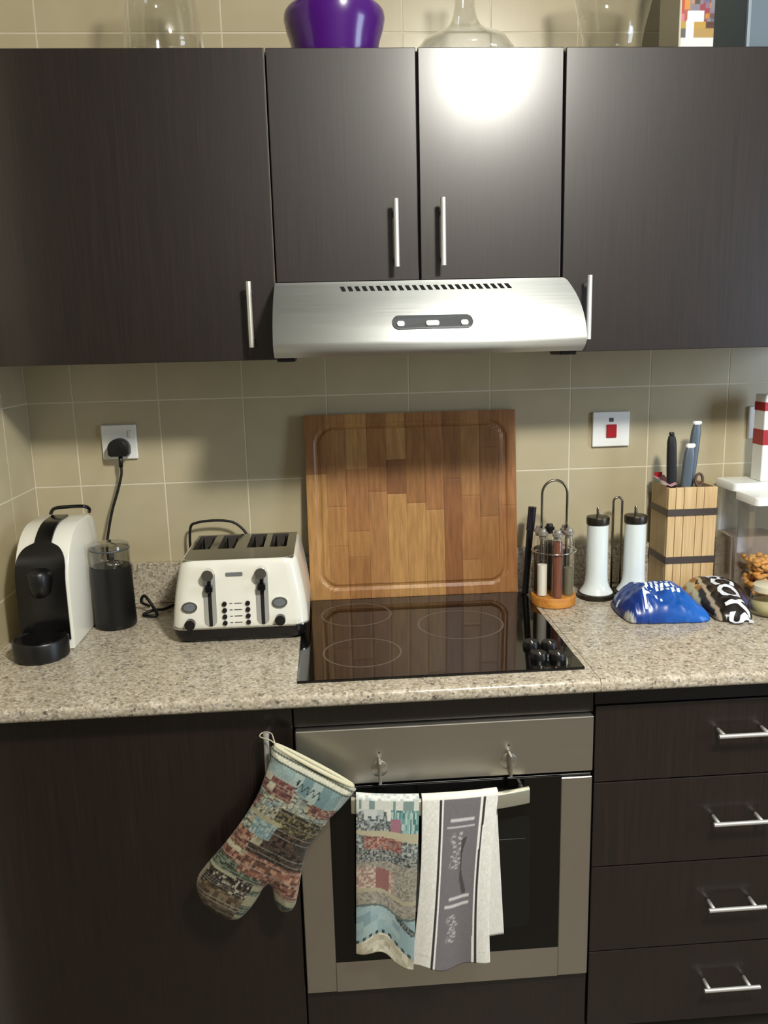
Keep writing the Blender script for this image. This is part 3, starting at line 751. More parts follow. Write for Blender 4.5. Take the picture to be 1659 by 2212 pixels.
# ---------------------------------------------------------------- salt and pepper mills on their stand
t = thing('mill_stand', 'dark two-dish stand with a wire loop under the white mills', 'stand', (.805, -.13, .9))
for x in (.7570, .8530):
    obj('dish', lathe([(.0440, .9006), (.0470, .9030), (.0470, .9110), (.0450, .9120), (.0001, .9110)], x, -.1300, 44), M['dark_metal'], t, 'auto')
obj('bridge', box(.790, .842, -.1080, -.0680, .9012, .9060, .001, 1), M['dark_metal'], t)
xl = .8260
obj('loop_handle', tube([(xl - .0115, -.0750, .9062), (xl - .0115, -.0750, 1.1330)] + [(xl - .0115 * math.cos(a), -.0750, 1.1330 + .0110 * math.sin(a)) for a in [k * PI / 10 for k in range(1, 10)]] + [(xl + .0115, -.0750, 1.1330), (xl + .0115, -.0750, .9062)], .0029, 10), M['wire'], t, True)
def mill(x, label):
    k = thing('pepper_mill', label, 'mill', (x, -.13, .912), 'white mills on the dark stand')
    obj('body', lathe([(.0400, .9125), (.0412, .9150), (.0370, .9215), (.0315, .9310), (.0282, .9440), (.0270, .9650), (.0262, 1.0870), (.0240, 1.0890)], x, -.13, 44), M['mill'], k, 'auto', label='white ceramic body')
    obj('collar', lathe([(.0240, 1.0893), (.0280, 1.0900), (.0285, 1.1040), (.0270, 1.1080), (.0060, 1.1095), (.0001, 1.1095)], x, -.13, 40), M['dark_metal'], k, 'auto')
    obj('spindle', lathe([(.0042, 1.1097), (.0042, 1.1290), (.0030, 1.1310), (.0001, 1.1312)], x, -.13, 16), M['wire'], k, 'auto')
mill(.7570, 'white ceramic mill on the stand, beside the spice rack')
mill(.8530, 'white ceramic mill on the stand, beside the wooden knife block')

# ---------------------------------------------------------------- knife block
kx0, kx1, ky0, ky1, kz = .9330, 1.0590, -.1330, -.0250, 1.1730
t = thing('knife_block', 'pale wooden knife block with two grey bands at the tiled wall', 'knife block', ((kx0 + kx1) / 2, -.08, .9))
obj('core', box(kx0 + .008, kx1 - .008, ky0 + .0095, ky1, .9008, kz - .020, .001, 1), M['carcass'], t)
obj('side_board', box(kx0, kx0 + .0078, ky0 + .0095, ky1, .9008, kz, .001, 1), M['block_side'], t)
obj('side_board', box(kx1 - .0078, kx1, ky0 + .0095, ky1, .9008, kz, .001, 1), M['block_side'], t)
pl = [kx0, .9525, .9735, 1.0050, 1.0250, kx1]
for a, b in zip(pl, pl[1:]):
    obj('plank', box(a + .0006, b - .0006, ky0, ky0 + .0090, .9008, kz + random.uniform(-.0006, .0006), .0012, 2), M['block'], t)
for z in (.9880, 1.1105):
    bm = bmesh.new(); o_ = rrect(kx0 - .0022, kx1 + .0022, ky0 - .0022, ky1 + .0014, .003, 3); i_ = rrect(kx0 - .0004, kx1 + .0004, ky0 - .0004, ky1 + .0004, .002, 3)
    A = [[bm.verts.new((p[0], p[1], zz)) for p in q] for zz in (z - .0085, z + .0085) for q in (o_, i_)]; n = len(o_)
    for a, b in ((0, 2), (2, 3), (3, 1), (1, 0)):
        for k in range(n): bm.faces.new((A[a][k], A[a][(k + 1) % n], A[b][(k + 1) % n], A[b][k]))
    bmesh.ops.recalc_face_normals(bm, faces=bm.faces); obj('band', bm, M['band'], t, label='grey band around the block')
def handle_loft(a, b, sec, steps=9, bulge=.12):
    a = Vector(a); b = Vector(b); R = []
    for i in range(steps + 1):
        k = i / steps; p = a + (b - a) * k; s = 1 + bulge * math.sin(PI * k) - (.25 if i in (0, steps) else 0)
        R.append([(p.x + q[0] * s, p.y + q[1] * s, p.z) for q in sec])
    return loft(R)
sec = rrect(-.0085, .0085, -.0055, .0055, .0050, 4)
k = thing('knife', 'black-handled knife in the wooden block, standing left of the steel ones', 'knife', (.947, -.11, 1.155), 'knives in the wooden block')
obj('handle', handle_loft((.9480, -.1130, 1.1600), (.9430, -.1130, 1.3000), rrect(-.0110, .0110, -.0065, .0065, .006, 4), 10, .12), M['knife_black'], k, 'auto')
obj('tip', handle_loft((.9430, -.1130, 1.3002), (.9423, -.1130, 1.3100), rrect(-.0065, .0065, -.0045, .0045, .004, 4), 3, 0), M['knife_black'], k, 'auto')
k = thing('knife', 'shorter steel-handled knife with white end in the middle of the wooden block', 'knife', (.985, -.115, 1.155), 'knives in the wooden block')
obj('handle', handle_loft((.9810, -.1180, 1.1600), (.9890, -.1180, 1.2700), rrect(-.0125, .0125, -.0065, .0065, .006, 4)), M['knife_grey'], k, 'auto')
obj('end_cap', handle_loft((.9890, -.1180, 1.2702), (.9900, -.1180, 1.2810), rrect(-.0120, .0120, -.0065, .0065, .005, 4), 3, 0), M['lid_white'], k, 'auto', label='white end cap')
k = thing('knife', 'tallest steel-handled knife with pale end in the wooden block', 'knife', (1.005, -.085, 1.155), 'knives in the wooden block')
obj('handle', handle_loft((1.0020, -.0900, 1.1600), (1.0160, -.0900, 1.3240), rrect(-.0115, .0115, -.0065, .0065, .006, 4)), M['knife_grey'], k, 'auto')
obj('end_cap', handle_loft((1.0160, -.0900, 1.3242), (1.0168, -.0900, 1.3330), rrect(-.0115, .0115, -.0065, .0065, .005, 4), 3, 0), M['lid_white'], k, 'auto', label='pale end cap')
k = thing('scissors', 'small brown-handled scissors in the wooden block beside the steel knives', 'scissors', (1.015, -.12, 1.155))
bm = tube([(1.0170 + .0095 * math.cos(2 * PI * j / 20), -.1150, 1.1880 + .0160 * math.sin(2 * PI * j / 20)) for j in range(20)], .0035, 8, closed=True)
obj('finger_loop', bm, M['brown'], k, True)
obj('shank', tube([(1.0150, -.1150, 1.1550), (1.0160, -.1150, 1.1720)], .0038, 8), M['wire'], k, True)
k = thing('paper_packet', 'folded pink paper packet tucked into the left of the wooden block', 'packet', (.945, -.06, 1.165))
bm = grid(6, 4, lambda i, j: Vector((.9255 + .0290 * j, -.1310 + .085 * i, 1.1765 + .0030 * math.sin(6 * i) + .0120 * abs(j - .5) + .012 * i)))
bmesh.ops.solidify(bm, geom=list(bm.faces), thickness=-.0030)
obj('packet_sheet', bm, M['pink'], k)
obj('packet_edge', box(.9300, .9500, -.0480, -.0450, 1.1880, 1.2000), M['red'], k, label='dark red strip')

# ---------------------------------------------------------------- clear food containers
def container(y0, y1, z1, label, cont, ztop):
    x0, x1 = 1.1050, 1.2400
    t = thing('food_container', label, 'container', ((x0 + x1) / 2, (y0 + y1) / 2, .9), 'clear food containers')
    R = [[(p[0], p[1], z) for p in rrect(x0 + q, x1 - q, y0 + q, y1 - q, .010, 4)] for z, q in ((.9008, .004), (.9050, .0015), (z1 - .022, 0), (z1 - .0205, 0))]
    obj('tub', loft(R, True, False), M['clear_plastic'], t, 'auto')
    obj('lid', loft([[(p[0], p[1], z) for p in rrect(x0 - .004 + q, x1 + .004 - q, y0 - .004 + q, y1 + .004 - q, .012, 5)] for z, q in ((z1 - .0200, .0), (z1 - .0030, .0), (z1 - .0004, .002), (z1, .006))]), M['lid_white'], t, 'auto', label='white lid')
    R = [[(p[0], p[1], z) for p in rrect(x0 + .004, x1 - .004, y0 + .004, y1 - .004, .008, 3)] for z in (.9065, ztop - .012)]
    if cont == 'flour': obj('contents', loft(R), M['flour'], t)
    else:
        bm = None; random.seed(5)
        for i in range(340):
            c = Vector((random.uniform(x0 + .0145, x1 - .0145), random.uniform(y0 + .0145, y1 - .0145), random.uniform(.916, ztop)))
            b = bmesh.new(); bmesh.ops.create_icosphere(b, subdivisions=1, radius=1)
            sx, sy, sz = random.uniform(.008, .013), random.uniform(.006, .010), random.uniform(.004, .008)
            rot = Matrix.Rotation(random.uniform(0, PI), 3, 'Z') @ Matrix.Rotation(random.uniform(-.8, .8), 3, 'X')
            for v in b.verts: v.co = c + rot @ Vector((v.co.x * sx, v.co.y * sy, v.co.z * sz + .3 * v.co.x ** 2 * sx))
            bm = join(bm, b)
        o = obj('snacks', bm, M['snack'], t, True); o['kind'] = 'stuff'
container(-.1270, -.0300, 1.1780, 'rear tall clear container with white lid, right of the knife block', 'flour', 1.050)
container(-.2380, -.1370, 1.1620, 'front tall clear container with white lid holding orange snacks', 'snack', 1.000)
t = thing('carton', 'red and white carton standing on the rear container lid at right edge', 'carton', (1.21, -.08, 1.1785))
obj('carton_body', box(1.1760, 1.2360, -.1150, -.0650, 1.1786, 1.3950, .0015, 1), M['lid_white'], t)
obj('red_panel', box(1.1756, 1.2364, -.1154, -.0646, 1.2700, 1.3080), M['red'], t, label='red band on the carton')
obj('red_panel', box(1.1756, 1.2364, -.1154, -.0646, 1.3550, 1.3760), M['red'], t, label='red band on the carton')
t = thing('glass_jar', 'squat pale jar in front of the clear containers at the right edge', 'jar', (1.110, -.3150, .9))
obj('jar_body', lathe([(.038, .9008), (.0420, .9040), (.0430, .9400), (.0400, .9520), (.0350, .9560)], 1.110, -.3150, 36, cap=False), M['glass'], t, True)
obj('contents', lathe([(.0001, .9025), (.0395, .9045), (.0405, .9300), (.0001, .9320)], 1.110, -.3150, 32), mat('pale_nuts', '#b9b184', .8), t, True)
obj('lid', lathe([(.0370, .9562), (.0385, .9570), (.0385, .9700), (.0360, .9720), (.0001, .9722)], 1.110, -.3150, 36), mat('jar_lid', '#d8d2ba', .4), t, 'auto')

# ---------------------------------------------------------------- crisp bags
def bag(name, label, poly, H, rim, fn_col, crease, loc):
    poly = round_poly(poly, 4)
    def top(p, d):
        k = min(1, d / rim); h = .9012 + .004 + H(p) * (1 - (1 - k) ** 2) ** .6
        if d > 0:
            rg = lambda f, z: abs(noise.noise(Vector((p[0] * f + 3 * p[1], p[1] * f * .8, z))))
            h += crease * min(1, d / .02) * (.8 * noise.noise(Vector((p[0] * 22, p[1] * 22, .3))) - 1.3 * rg(24, 1.7) - .7 * rg(55, 5.1) + .45)
        return Vector((p[0], p[1], max(.9045, h)))
    def bot(p, d): return Vector((p[0], p[1], .9012))
    t = thing(name, label, 'crisp bag', loc)
    o = obj('bag_body', puff(poly, .0030, top, bot), M['foil_print'], t, True)
    paint(o, fn_col)
    return t, (lambda x, y: top((x, y), edge_dist((x, y), poly)[0] if inside((x, y), poly) else 0).z)
blues = [lin('#12307c'), lin('#0f3f9c'), lin('#1a62b8'), lin('#0a2058')]
def col_blue(p, i):
    a = p.x - .76; n = noise.noise(Vector((p.x * 30, p.y * 30, 1)))
    c = mixc(blues[0], blues[2], max(0, min(1, (a - .02) / .17 + .25 * n)))
    if p.x + .55 * (p.y + .33) < .772 + .005 * n and p.y < -.20: c = lin('#b8bcb8')       # silver seal at the left end
    return c
tb, hb = bag('crisp_bag', 'shiny blue crisp bag lying on the granite in front of the mills', [(.764, -.235), (.763, -.310), (.779, -.346), (.860, -.355), (.938, -.357), (.958, -.330), (.950, -.270), (.938, -.215), (.905, -.190), (.845, -.186), (.785, -.190)],
             lambda p: .066 * (1 - .60 * max(0, (p[0] - .86) / .1) * max(0, min(1, (-.23 - p[1]) / .12))),  .075, col_blue, .011, (.86, -.27, .9))
def on_blue(cx, cy, rot, sx=1., sy=1.):
    ca, sa = math.cos(rot), math.sin(rot)
    return lambda x, y, u: ((cx + ca * x * sx - sa * y * sy), (cy + sa * x * sx + ca * y * sy), hb(cx + ca * x * sx - sa * y * sy, cy + sa * x * sx + ca * y * sy) + u)
obj('lettering', text_mesh('F', .048, on_blue(.812, -.318, -.12, .75, 1.5), .0009, .0012), M['white_ink'], tb, label='white printed letter')
for q, (dx, dy, sz) in enumerate(((.0215, -.004, .005), (.032, -.010, .004), (-.045, .056, .007), (.016, .016, .003))):
    cx, cy = .812 + dx, -.318 + dy
    bm = grid(3, 3, lambda i, j: Vector((cx + sz * (i - .5) * 1.2, cy + sz * 1.6 * (j - .5), hb(cx + sz * (i - .5) * 1.2, cy + sz * 1.6 * (j - .5)) + .0009)))
    obj('print_mark', bm, M['white_ink'], tb)
random.seed(3)
for row in range(3):                                              # unreadable white printing near the top edge
    for q in range(7):
        cx = .812 + q * .0115 + row * .006; cy = -.244 - row * .020 - q * .0035; wd = random.uniform(.004, .0085); ht = random.uniform(.010, .017)
        sk = random.uniform(-.3, .3)
        bm = grid(2, 3, lambda i, j: Vector((cx + wd * (i - .5) + sk * ht * (j - .5), cy + ht * (j - .5), hb(cx + wd * (i - .5) + sk * ht * (j - .5), cy + ht * (j - .5)) + .0009)))
        obj('print_mark', bm, M['white_ink'], tb)
def col_black(p, i):
    n = noise.noise(Vector((p.x * 40, p.y * 40, 7)))
    c = lin('#1d1714')
    if p.x < .985 + .02 * n and p.y > -.24: c = lin('#9a6a35') if n > -.15 else lin('#c9a878')
    if p.x < .972 and p.y > -.30 and abs(p.x - .958 - .004 * n - (p.y + .3) * .1) < .005: c = lin('#b9b79a')
    l = p.x - (.988 + (p.y + .2) * .10)
    if abs(l) < .0035: c = lin('#b7a68c')
    if abs(l + .03 + (p.y + .28) * .3) < .006 and p.y < -.22: c = lin('#9c8a78')
    if p.y < -.275 and p.x > 1.058 and p.x < 1.09: c = lin('#1c3f8f') if n > -.2 else lin('#2c2158')
    if p.x > 1.082 and p.y > -.275 and p.y < -.22: c = lin('#35306a')
    return c
tk, hk = bag('crisp_bag', 'black and brown crisp bag with white lettering in front of the knife block', [(.966, -.300), (.972, -.355), (1.020, -.366), (1.050, -.352), (1.066, -.300), (1.094, -.250), (1.092, -.185), (1.060, -.152), (1.000, -.148), (.962, -.160), (.952, -.200), (.958, -.250)],
             lambda p: .056 - .018 * max(0, min(1, (-.25 - p[1]) / .1)), .060, col_black, .006, (1.02, -.25, .9))
base = Vector((1.022, -.262)); dr = Vector((-.10, -1.0)).normalized(); up = Vector((-dr.y, dr.x))
def on_black(x, y, u):
    q = base + dr * x + up * y * 1.0; return (q.x, q.y, hk(q.x, q.y) + u)
obj('lettering', text_mesh('McCOYS', .070, on_black, .0011, .0016, spacing=.92), M['white_ink'], tk, label='big white capital lettering')

# ---------------------------------------------------------------- oven mitt hanging on the door handle
MO = [(-.025, .809), (.047, .763), (.119, .715), (.118, .701), (.093, .671), (.072, .651), (.057, .628), (.032, .596), (.021, .571), (.013, .539), (.006, .503), (-.003, .467), (-.016, .456), (-.033, .459), (-.043, .48), (-.045, .502), (-.05, .518), (-.062, .511), (-.074, .49), (-.091, .467), (-.112, .448), (-.135, .448), (-.16, .465), (-.18, .488), (-.19, .518), (-.187, .542), (-.171, .565), (-.141, .599), (-.113, .633), (-.084, .673), (-.06, .714), (-.05, .74), (-.036, .779)]
s_ax = Vector((.144, -.094)).normalized(); t_ax = Vector((s_ax.y, -s_ax.x))
if t_ax.y > 0: t_ax = -t_ax
def mst(p): q = Vector((p.x + .025, p.z - .809)); return q.dot(s_ax), q.dot(t_ax)
pal = {k: [lin(c) for c in v.split()] for k, v in {
    'red': '#7d4a40 #8f5a4c #5d3a33 #a88d78 #6d3f3a', 'street': '#8fa09a #b9b79a #75827c #57584a #a59c7c', 'olive': '#4c452c #6a6140 #3a3422 #857a50 #2f2a20',
    'brown': '#4a3a2c #33291f #5c4330 #3d3a30 #241e18', 'terra': '#8d5c46 #a5745a #6b4535 #b08a6c #57392c', 'green': '#3e4c38 #566650 #2f3b2c #6d7a62', 'crowd': '#2c241c #3b3026 #1c1814 #5a4a36 #a9a48e',
    'blue': '#7f9a98 #93a9a4 #6e8a8c #9fb0a8', 'tan': '#6a5a40 #55462f #4a3320 #7c6c50', 'cream': '#a9a382 #bdb592 #8f8a6e'}.items()}
def cell(s, t_, a, b, p, seed):
    a *= .82; b *= .85; i = math.floor(s / a); j = math.floor(t_ / b); L = pal[p]
    fs, ft = s / a - i, t_ / b - j
    if ft < .22 and hsh(j, seed, 2) < .45: return mixc(L[0], (.42, .40, .30), .6)
    if fs < .2 and hsh(i, j, seed + 1) < .5: return mixc(L[int(hsh(i, seed) * len(L)) % len(L)], (.02, .018, .014), .7)
    return L[int(hsh(i, j, seed) * len(L)) % len(L)]
MOr = round_poly(MO, 3)
def mitt_col(p, i):
    s, q = mst(p); d = edge_dist((p.x, p.z), MOr)[0]
    wv = .004 * math.sin(s * 60)
    if q < .0045: return lin('#a5a690')
    if q < .0080: return lin('#4c5244')
    if q < .0165: return lin('#cfcdb6')
    if q < .0200: return lin('#4f5a4c')
    if d < .004 and q > .27: return lin('#8a7f62')
    if q < .058 + wv and not (s < .075 and q > .042):
        c = pal['blue'][int(hsh(math.floor(s / .02), 3) * 4)]
        if .070 < s < .125 and q > .030:
            k = math.sin(s * 520) * .006
            if abs(q - .041 - k) < .0022: c = lin('#35423a')
            if abs(s - .073) < .0022: c = lin('#2f3a30')
        return c
    if q < .042 + .005: return lin('#a4b0a6')
    if q < .082 and s < .080: return cell(s, q, .0065, .0075, 'red', 1) if hsh(math.floor(s / .013), math.floor(q / .015), 9) < .75 else lin('#c4bba2')
    if q < .082 and s > .118: return cell(s, q, .0060, .0070, 'red', 2)
    if q < .095: return cell(s, q, .012, .005, 'street', 3)
    if q < .125: return cell(s, q, .006, .006, 'red' if s < .03 else ('street' if s < .07 else 'olive'), 4)
    if q < .134 - .0 * s: return lin('#a49c78') if s < .09 else cell(s, q, .006, .006, 'olive', 5)
    if q < .168: return cell(s, q, .008, .007, 'street' if s < .04 else ('blue' if s < .085 else 'brown'), 6)
    if q < .205: return cell(s, q, .007, .007, 'terra' if s < .055 else ('cream' if s < .075 and q < .185 else 'brown'), 7)
    if q < .216 and s < .06: return cell(s, q, .02, .004, 'cream', 8)
    if q < .250 and s > .06: return cell(s, q, .0085, .0085, 'terra', 10)
    if q < .236: return cell(s, q, .010, .010, 'green' if s < .02 else 'terra', 11)
    if q < .262: return cell(s, q, .011, .006, 'green' if s < .115 else 'terra', 12)
    if q < .268 and s < .07: return lin('#a09a7a')
    if s > .108: return cell(s, q, .010, .007, 'green', 13) if hsh(math.floor(q / .012), 5) < .7 else lin('#9a9674')
    if q < .300: return cell(s, q, .0055, .0055, 'crowd', 14)
    return cell(s, q, .012, .009, 'tan', 15)
MY = -.6530
def mh(p, d):
    k = min(1, d / .045); return .0200 * math.sqrt(max(0, 1 - (1 - k) ** 2)) + .0012 * (noise.noise(Vector((p[0] * 40, p[1] * 40, 4))) if d > 0 else 0)
t = thing('oven_mitt', 'oven mitt with a tapestry street-scene print hanging from the left cabinet handle', 'oven mitt', (-.04, MY, .80))
o = obj('mitt_body', puff(MOr, .0017, lambda p, d: Vector((p[0], MY - mh(p, d), p[1])), lambda p, d: Vector((p[0], MY + mh(p, d), p[1]))), M['cloth_print'], t, True)
paint(o, lambda p, i: dull(mitt_col(p, i), .12, .70 + .30 * hsh(i, 3)))
rim = []
for k in range(40):                                               # bound opening of the cuff, a flat ring standing open
    a = 2 * PI * k / 40; c = Vector((.047, .7620)); q = c + s_ax * (.0845 * math.cos(a)); rim.append((q.x, MY - .0095 * math.sin(a), q.y))
obj('cuff_binding', tube(rim, .0042, 8, closed=True), M['cream_trim'], t, True, label='cream binding around the opening')
obj('hanging_loop', tube(smooth_path([(-.0230, MY + .002, .8080), (-.0330, MY + .010, .8130), (-.0430, -.6370, .8140), (-.0550, -.6250, .8130), (-.0530, -.6110, .8130), (-.0435, -.6085, .8130), (-.0335, -.6150, .8130), (-.0280, -.6350, .8100), (-.0215, MY + .002, .8010)], 5), .0012, 6), M['cream_trim'], t, True)

# ---------------------------------------------------------------- towels over the oven handle
def towel(name, label, xl_, xr_, zb, back, ripple, col, nu, nv, loc, xoff=0., flare=0.):
    """sheet over the bar: front from zb(u) up, over the bar, down the back to z = back"""
    th = .0105
    def fn(i, j):
        # arc-length like parameter: 0 front hem .. .60 top .. .66 over .. 1 back hem
        if j <= .60:
            k = j / .60; z0 = zb(i); z = z0 + (.6785 - z0) * k; dn = 1 - k
            x = xl_(dn) + (xr_(dn) - xl_(dn)) * i; yb = bar_y(x); y = yb - th - ripple(i, dn)
        elif j <= .68:
            a = (j - .60) / .08 * PI; x = xl_(0) + (xr_(0) - xl_(0)) * i; yb = bar_y(x)
            y = yb - th * math.cos(a); z = .6785 + .0075 * math.sin(a)
        else:
            k = (j - .68) / .32; z = .6785 + (back - .6785) * k; x = xl_(0) + (xr_(0) + flare * k - xl_(0) - .3 * flare * k * 0) * i * 1. + (xr_(0) - xl_(0)) * 0; x = xl_(0) + (xr_(0) + flare * k - xl_(0)) * i
            yb = bar_y(xl_(0) + (xr_(0) - xl_(0)) * i); y = min(-.6085, yb + th + .004 * k)
            y = min(-.6085, y)
        return Vector((x, y, z))
    bm = grid(nu, nv, fn)
    t = thing(name, label, 'towel', loc)
    uv = [(i / nu, j / nv) for i in range(nu + 1) for j in range(nv + 1)]
    o = obj('cloth', bm, M['cloth_print'], t, True)
    sm = o.modifiers.new('thickness', 'SOLIDIFY'); sm.thickness = .0018; sm.offset = 0
    paint(o, lambda p, i: dull(col(uv[i][0], uv[i][1]), .3, .9 + .15 * hsh(i, 3)))
    return t
pal.update({k: [lin(c) for c in v.split()] for k, v in {
    'sky': '#dfe4dc #cfd8d2 #e8e8de #b9c8c4', 'city': '#5f6a6c #7c8886 #9aa6a2 #48524f #b6bcb2', 'teal': '#5fa8a4 #8cc0b8 #3f8480 #b9d2c6', 'brick': '#9a4f40 #b06a52 #864436 #c9967a #8d8272',
    'cars': '#6d7472 #8b918c #535a5a #a7a698 #333a3a', 'stone': '#9c9684 #b1a994 #857f6e #a59a86', 'rose': '#b07a6a #c2a08c #a88878 #d0c0a4', 'sea': '#8fb4b8 #a3c2c0 #7fa4ac #9cbcc0', 'sand': '#d6cfae #c6bd98 #e0dabe #b8ab86'}.items()})
def t1_col(u, j):
    if j > .60: return pal['sky'][int(hsh(math.floor(u * 20), math.floor(j * 60)) * 4)]
    v = 1 - j / .60; w_ = .018 * math.sin(u * 5.5 + .4)
    if v < .05: return lin('#dfe3d6') if hsh(math.floor(u * 24), 1) < .7 else lin('#7fa09a')
    if v < .19:
        if u > .55: return pal['teal'][int(hsh(math.floor(u * 44), math.floor(v * 30), 2) * 4)] if not (v > .11 and u < .72) else lin('#b06a80')
        sky_h = .06 + .07 * hsh(math.floor(u * 16), 7)
        return pal['sky'][int(hsh(math.floor(u * 9), 3) * 4)] if v < sky_h else pal['city'][int(hsh(math.floor(u * 40), math.floor(v * 95), 4) * 5)]
    if v < .215 + .03 * u: return lin('#c3b98e')
    if v < .30 + .02 * u:
        return pal['brick'][int(hsh(math.floor(u * 36), math.floor(v * 110), 5) * 5)] if .12 < u < .75 else pal['city'][int(hsh(math.floor(u * 40), math.floor(v * 110), 6) * 5)]
    if v < .385: return pal['cars'][int(hsh(math.floor(u * 40), math.floor(v * 110), 8) * 5)]
    v2 = v + w_
    if v2 < .44: return pal['stone'][int(hsh(math.floor(u * 34), math.floor(v2 * 130), 9) * 4)]
    if v2 < .575:
        if u < .62: return pal['rose'][int(hsh(math.floor(u * 24), math.floor(v2 * 80), 10) * 4)] if not .32 < u < .55 else lin('#9c5f54')
        return pal['stone'][int(hsh(math.floor(u * 34), math.floor(v2 * 110), 11) * 4)]
    if v2 < .60: return lin('#b8ad88')
    if v2 < .68: return pal['stone'][int(hsh(math.floor(u * 30), math.floor(v2 * 80), 12) * 4)]
    if v2 < .695: return lin('#5f736a')
    v3 = v + .05 * math.sin((u - .1) * 4.2) - .03
    if v3 < .865:
        if u > .66 and v < .80 and v > .70 and abs((v - .70) - (u - .66) * .28) < .022: return lin('#3c5054') if hsh(math.floor(u * 40), math.floor(v * 90)) < .7 else lin('#8b8f80')
        return pal['sea'][int(hsh(math.floor(u * 8), math.floor(v3 * 24), 13) * 4)]
    if v3 < .885: return lin('#33433f') if (u * 9) % 1 < .5 else pal['sea'][0]
    return pal['sand'][int(hsh(math.floor(u * 10), math.floor(v3 * 30), 14) * 4)]
towel('tea_towel', 'printed city-scene tea towel hanging at the left of the oven handle', lambda d: .1240 - .0105 * d, lambda d: .2450 - .0190 * d,
      lambda u: .3440 - .0260 * u + .0150 * math.sin(PI * min(1, u * 1.45)) * (1 if u < .69 else 0) - .004 * math.sin(u * 9), .42,
      lambda u, d: .0045 * (1 + math.sin(u * 7.5 + .6)) * d + .002 * d, t1_col, 100, 270, (.18, -.65, .70))
white = [lin('#efede0'), lin('#e2dfd2'), lin('#f6f4ea')]
def t2_col(u, j):
    if j > .60: return lin('#ece9dc')
    v = 1 - j / .60
    s0, s1 = .285, .775 - .01 * v
    def near(a, h): return abs(u - a) < h
    c = white[0]
    if s0 < u < s1:
        c = lin('#7a7477')
        m_ = (u - s0) / (s1 - s0)
        for a, h, l0, l1 in ((.118, .0095, .20, .86), (.155, .0055, .12, .88), (.575, .0105, .28, .86), (.618, .0050, .16, .88)):
            if abs(v - a) < h and l0 < m_ < l1: c = lin('#d5d0ce')
        # pale handwriting running down the stripe: loops too worn to read
        for a, b, ph, k in ((.19, .40, 0., 1.), (.67, .84, 2., .8)):
            if a < v < b:
                q = (v - a) / (b - a); y_ = .42 + .13 * math.sin(q * 46 + ph) * (1 - .45 * q) * k + .05 * math.sin(q * 17 + ph)
                if abs(m_ - y_) < .045: c = lin('#bfbab9')
                if abs(m_ - .36 + .12 * math.sin(q * 9)) < .022: c = lin('#989392')
        if .22 < v < .56 and .55 < m_ < .82 and abs(m_ - .62 - .10 * math.sin(v * 13)) < .06: c = lin('#4f4a4c')
        return c
    if near(s0 - .012, .010) or near(s1 + .012, .010): return lin('#fbf9f0')
    if near(s0 - .040, .013) or near(s1 + .044, .016): return lin('#3a3634')
    if near(s0 - .062, .006) or near(s1 + .068, .008): return lin('#fbf9f0')
    if abs(v - .93) < .004: c = white[1]
    return white[2] if hsh(math.floor(u * 60), math.floor(v * 90)) > .75 else c
towel('tea_towel', 'white tea towel with a wide grey lettered stripe at the right of the handle', lambda d: .2500 - .0270 * d + .006 * math.sin(d * PI), lambda d: .3990 - .0180 * d ** 1.3 - .010 * math.sin(d * PI),
      lambda u: .3210 - .0110 * math.sin(u * PI) + .004 * math.sin(u * 11), .3500,
      lambda u, d: (.0050 + .0055 * math.sin(u * 8.5 - .6)) * d, t2_col, 90, 190, (.32, -.65, .70), flare=.018)

# ---------------------------------------------------------------- things on top of the wall cabinets
zt = ZUT + .0006
t = thing('glass_bowl', 'big clear glass bowl on top of the left wall cabinet', 'bowl', (-.212, -.20, zt))
obj('glass_wall', lathe([(.0001, zt + .004), (.070, zt + .001), (.078, zt + .010), (.0815, zt + .045), (.0790, zt + .085), (.0700, zt + .135), (.0640, zt + .190), (.0620, zt + .190), (.0675, zt + .135), (.0765, zt + .085), (.0790, zt + .045), (.0750, zt + .014), (.0001, zt + .010)], -.212, -.20, 56, cap=False), M['glass'], t, True)
t = thing('plastic_bowl', 'glossy purple plastic bowl with lobed rim on the cabinet top', 'bowl', (.1420, -.20, zt))
R = []; n = 96
def lobe(a): 
    c = abs(math.sin(a)); return max(0, min(1, (c - .80) / .10)) ** 1.0
for r_, z_, k_ in ((.070, 0, 0), (.083, .003, 0), (.0885, .022, 0), (.0935, .050, 0), (.1010, .076, 0), (.1055, .100, .1), (.1040, .114, .45), (.0990, .121, 1.), (.0955, .119, 1.), (.0985, .110, .45), (.1020, .098, .1), (.0975, .076, 0), (.0900, .050, 0), (.0840, .022, 0), (.078, .008, 0)):
    ring = []
    for k in range(n):
        a = 2 * PI * k / n; z = zt + z_ * .87 + .045 * lobe(a) * k_; ring.append((.1420 + r_ * math.cos(a), -.20 + r_ * math.sin(a), z))
    R.append(ring)
obj('bowl_wall', loft(R), M['purple'], t, 'auto')
t = thing('glass_decanter', 'clear glass decanter with wide base and narrow neck on the cabinet top', 'decanter', (.4180, -.19, zt))
pr_ = [(.0001, .006), (.098, .002), (.1060, .012), (.1050, .030), (.0900, .050), (.0550, .066), (.0360, .078), (.0260, .095), (.0210, .118), (.0195, .160), (.0230, .210)]
obj('glass_wall', lathe([(r_, zt + z_) for r_, z_ in pr_] + [(max(.0001, r_ - .0025), zt + z_ + (.0030 if z_ < .08 and r_ > .03 else 0) * (-1 if z_ > .012 else 1)) for r_, z_ in pr_[::-1]], .4180, -.19, 56, cap=False), M['glass'], t, True)
t = thing('glass_vase', 'clear flared glass vase on the cabinet top left of the picture carton', 'vase', (.7360, -.20, zt))
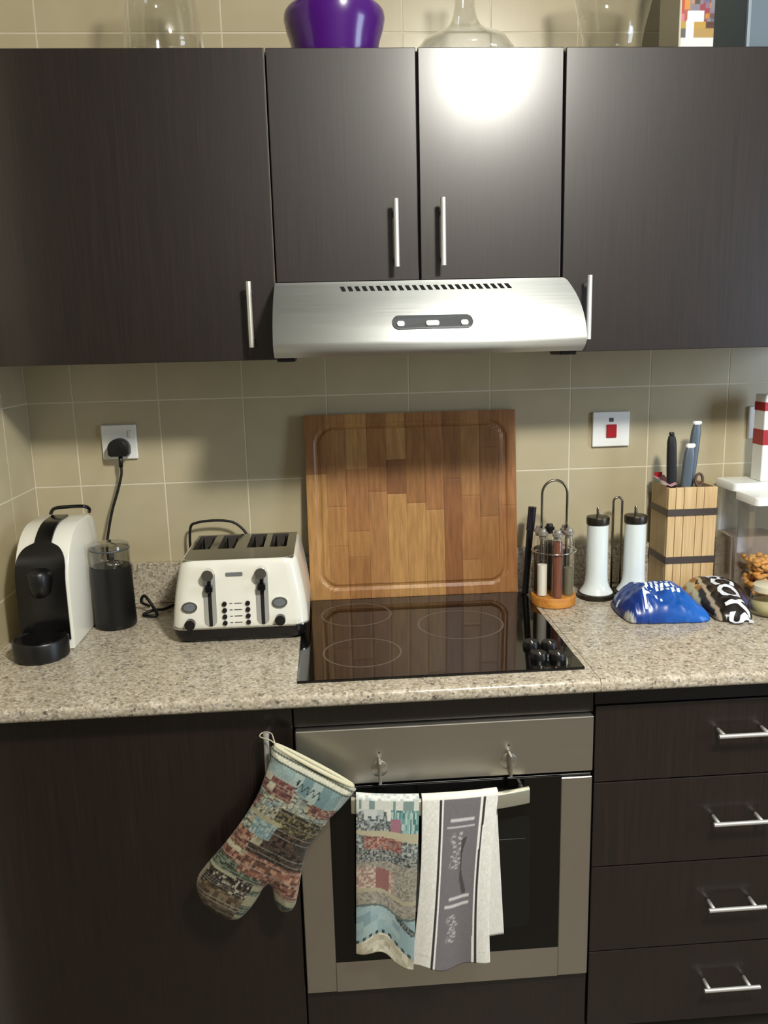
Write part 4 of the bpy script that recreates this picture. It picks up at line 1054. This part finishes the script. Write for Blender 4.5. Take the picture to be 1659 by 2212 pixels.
obj('glass_wall', lathe([(.0001, zt + .008), (.050, zt + .001), (.056, zt + .008), (.0640, zt + .060), (.0800, zt + .125), (.0860, zt + .200), (.0830, zt + .200), (.0770, zt + .125), (.0610, zt + .060), (.0520, zt + .014), (.0001, zt + .012)], .7360, -.20, 56, cap=False), M['glass'], t, True)
t = thing('picture_carton', 'tall white carton with a colourful picture on its front on the cabinet top', 'carton', (.89, -.22, zt))
bx0, bx1, by0, by1 = .8545, .9290, -.2640, -.1560
obj('carton_body', box(bx0, bx1, by0, by1, zt, zt + .26, .0012, 1), mat('off_white_card', '#c4bca6', .6), t)
bm = grid(30, 100, lambda i, j: Vector((bx0 + .0040 + (bx1 - bx0 - .0046) * i, by0 - .0005, zt + .0015 + .255 * j)))
o = obj('front_print', bm, M['card_print'], t, label='colourful printed front')
cp_ = [lin(c) for c in '#8d3c46 #6a5f78 #c07a2e #4a4648 #7c6a80 #5a463c #a08a86'.split()]
def card(p, i):
    u = (p.x - bx0) / (bx1 - bx0); z = p.z - zt
    if z < .034: return lin('#d8dcda')
    if .18 < u < .40 and z < .066: return lin('#f0efe6')
    if z < .050: return lin('#a98a50') if u > .4 else lin('#5a5a5c')
    if z < .064: return lin('#b08f3e') if u < .75 else lin('#4d3428')
    if z < .084 and .22 < u < .70: return lin('#e8e8ea')
    if u < .12: return lin('#b0483f') if z > .08 else lin('#c77a80')
    if u < .28: return lin('#c98a3c') if z > .088 else lin('#a35b50')
    return cp_[int(hsh(math.floor(u * 7), math.floor(z / .010)) * 7)] if hsh(math.floor(u * 9), math.floor(z / .012), 2) < .5 else lin('#7d7882')
paint(o, card)
t = thing('storage_box', 'blue-grey box at the right end of the cabinet top', 'box', (1.09, -.18, zt))
obj('box_body', box(1.0050, 1.2400, -.2550, -.0500, zt, zt + .23, .002, 1), M['blue_box'], t)
obj('edge_tape', box(1.0046, 1.0110, -.2556, -.2480, zt + .001, zt + .229), mat('pale_edge', '#8d99a2', .5), t)
obj('lid', box(1.0020, 1.2430, -.2580, -.0470, zt + .2305, zt + .262, .002, 1), M['blue_box'], t)
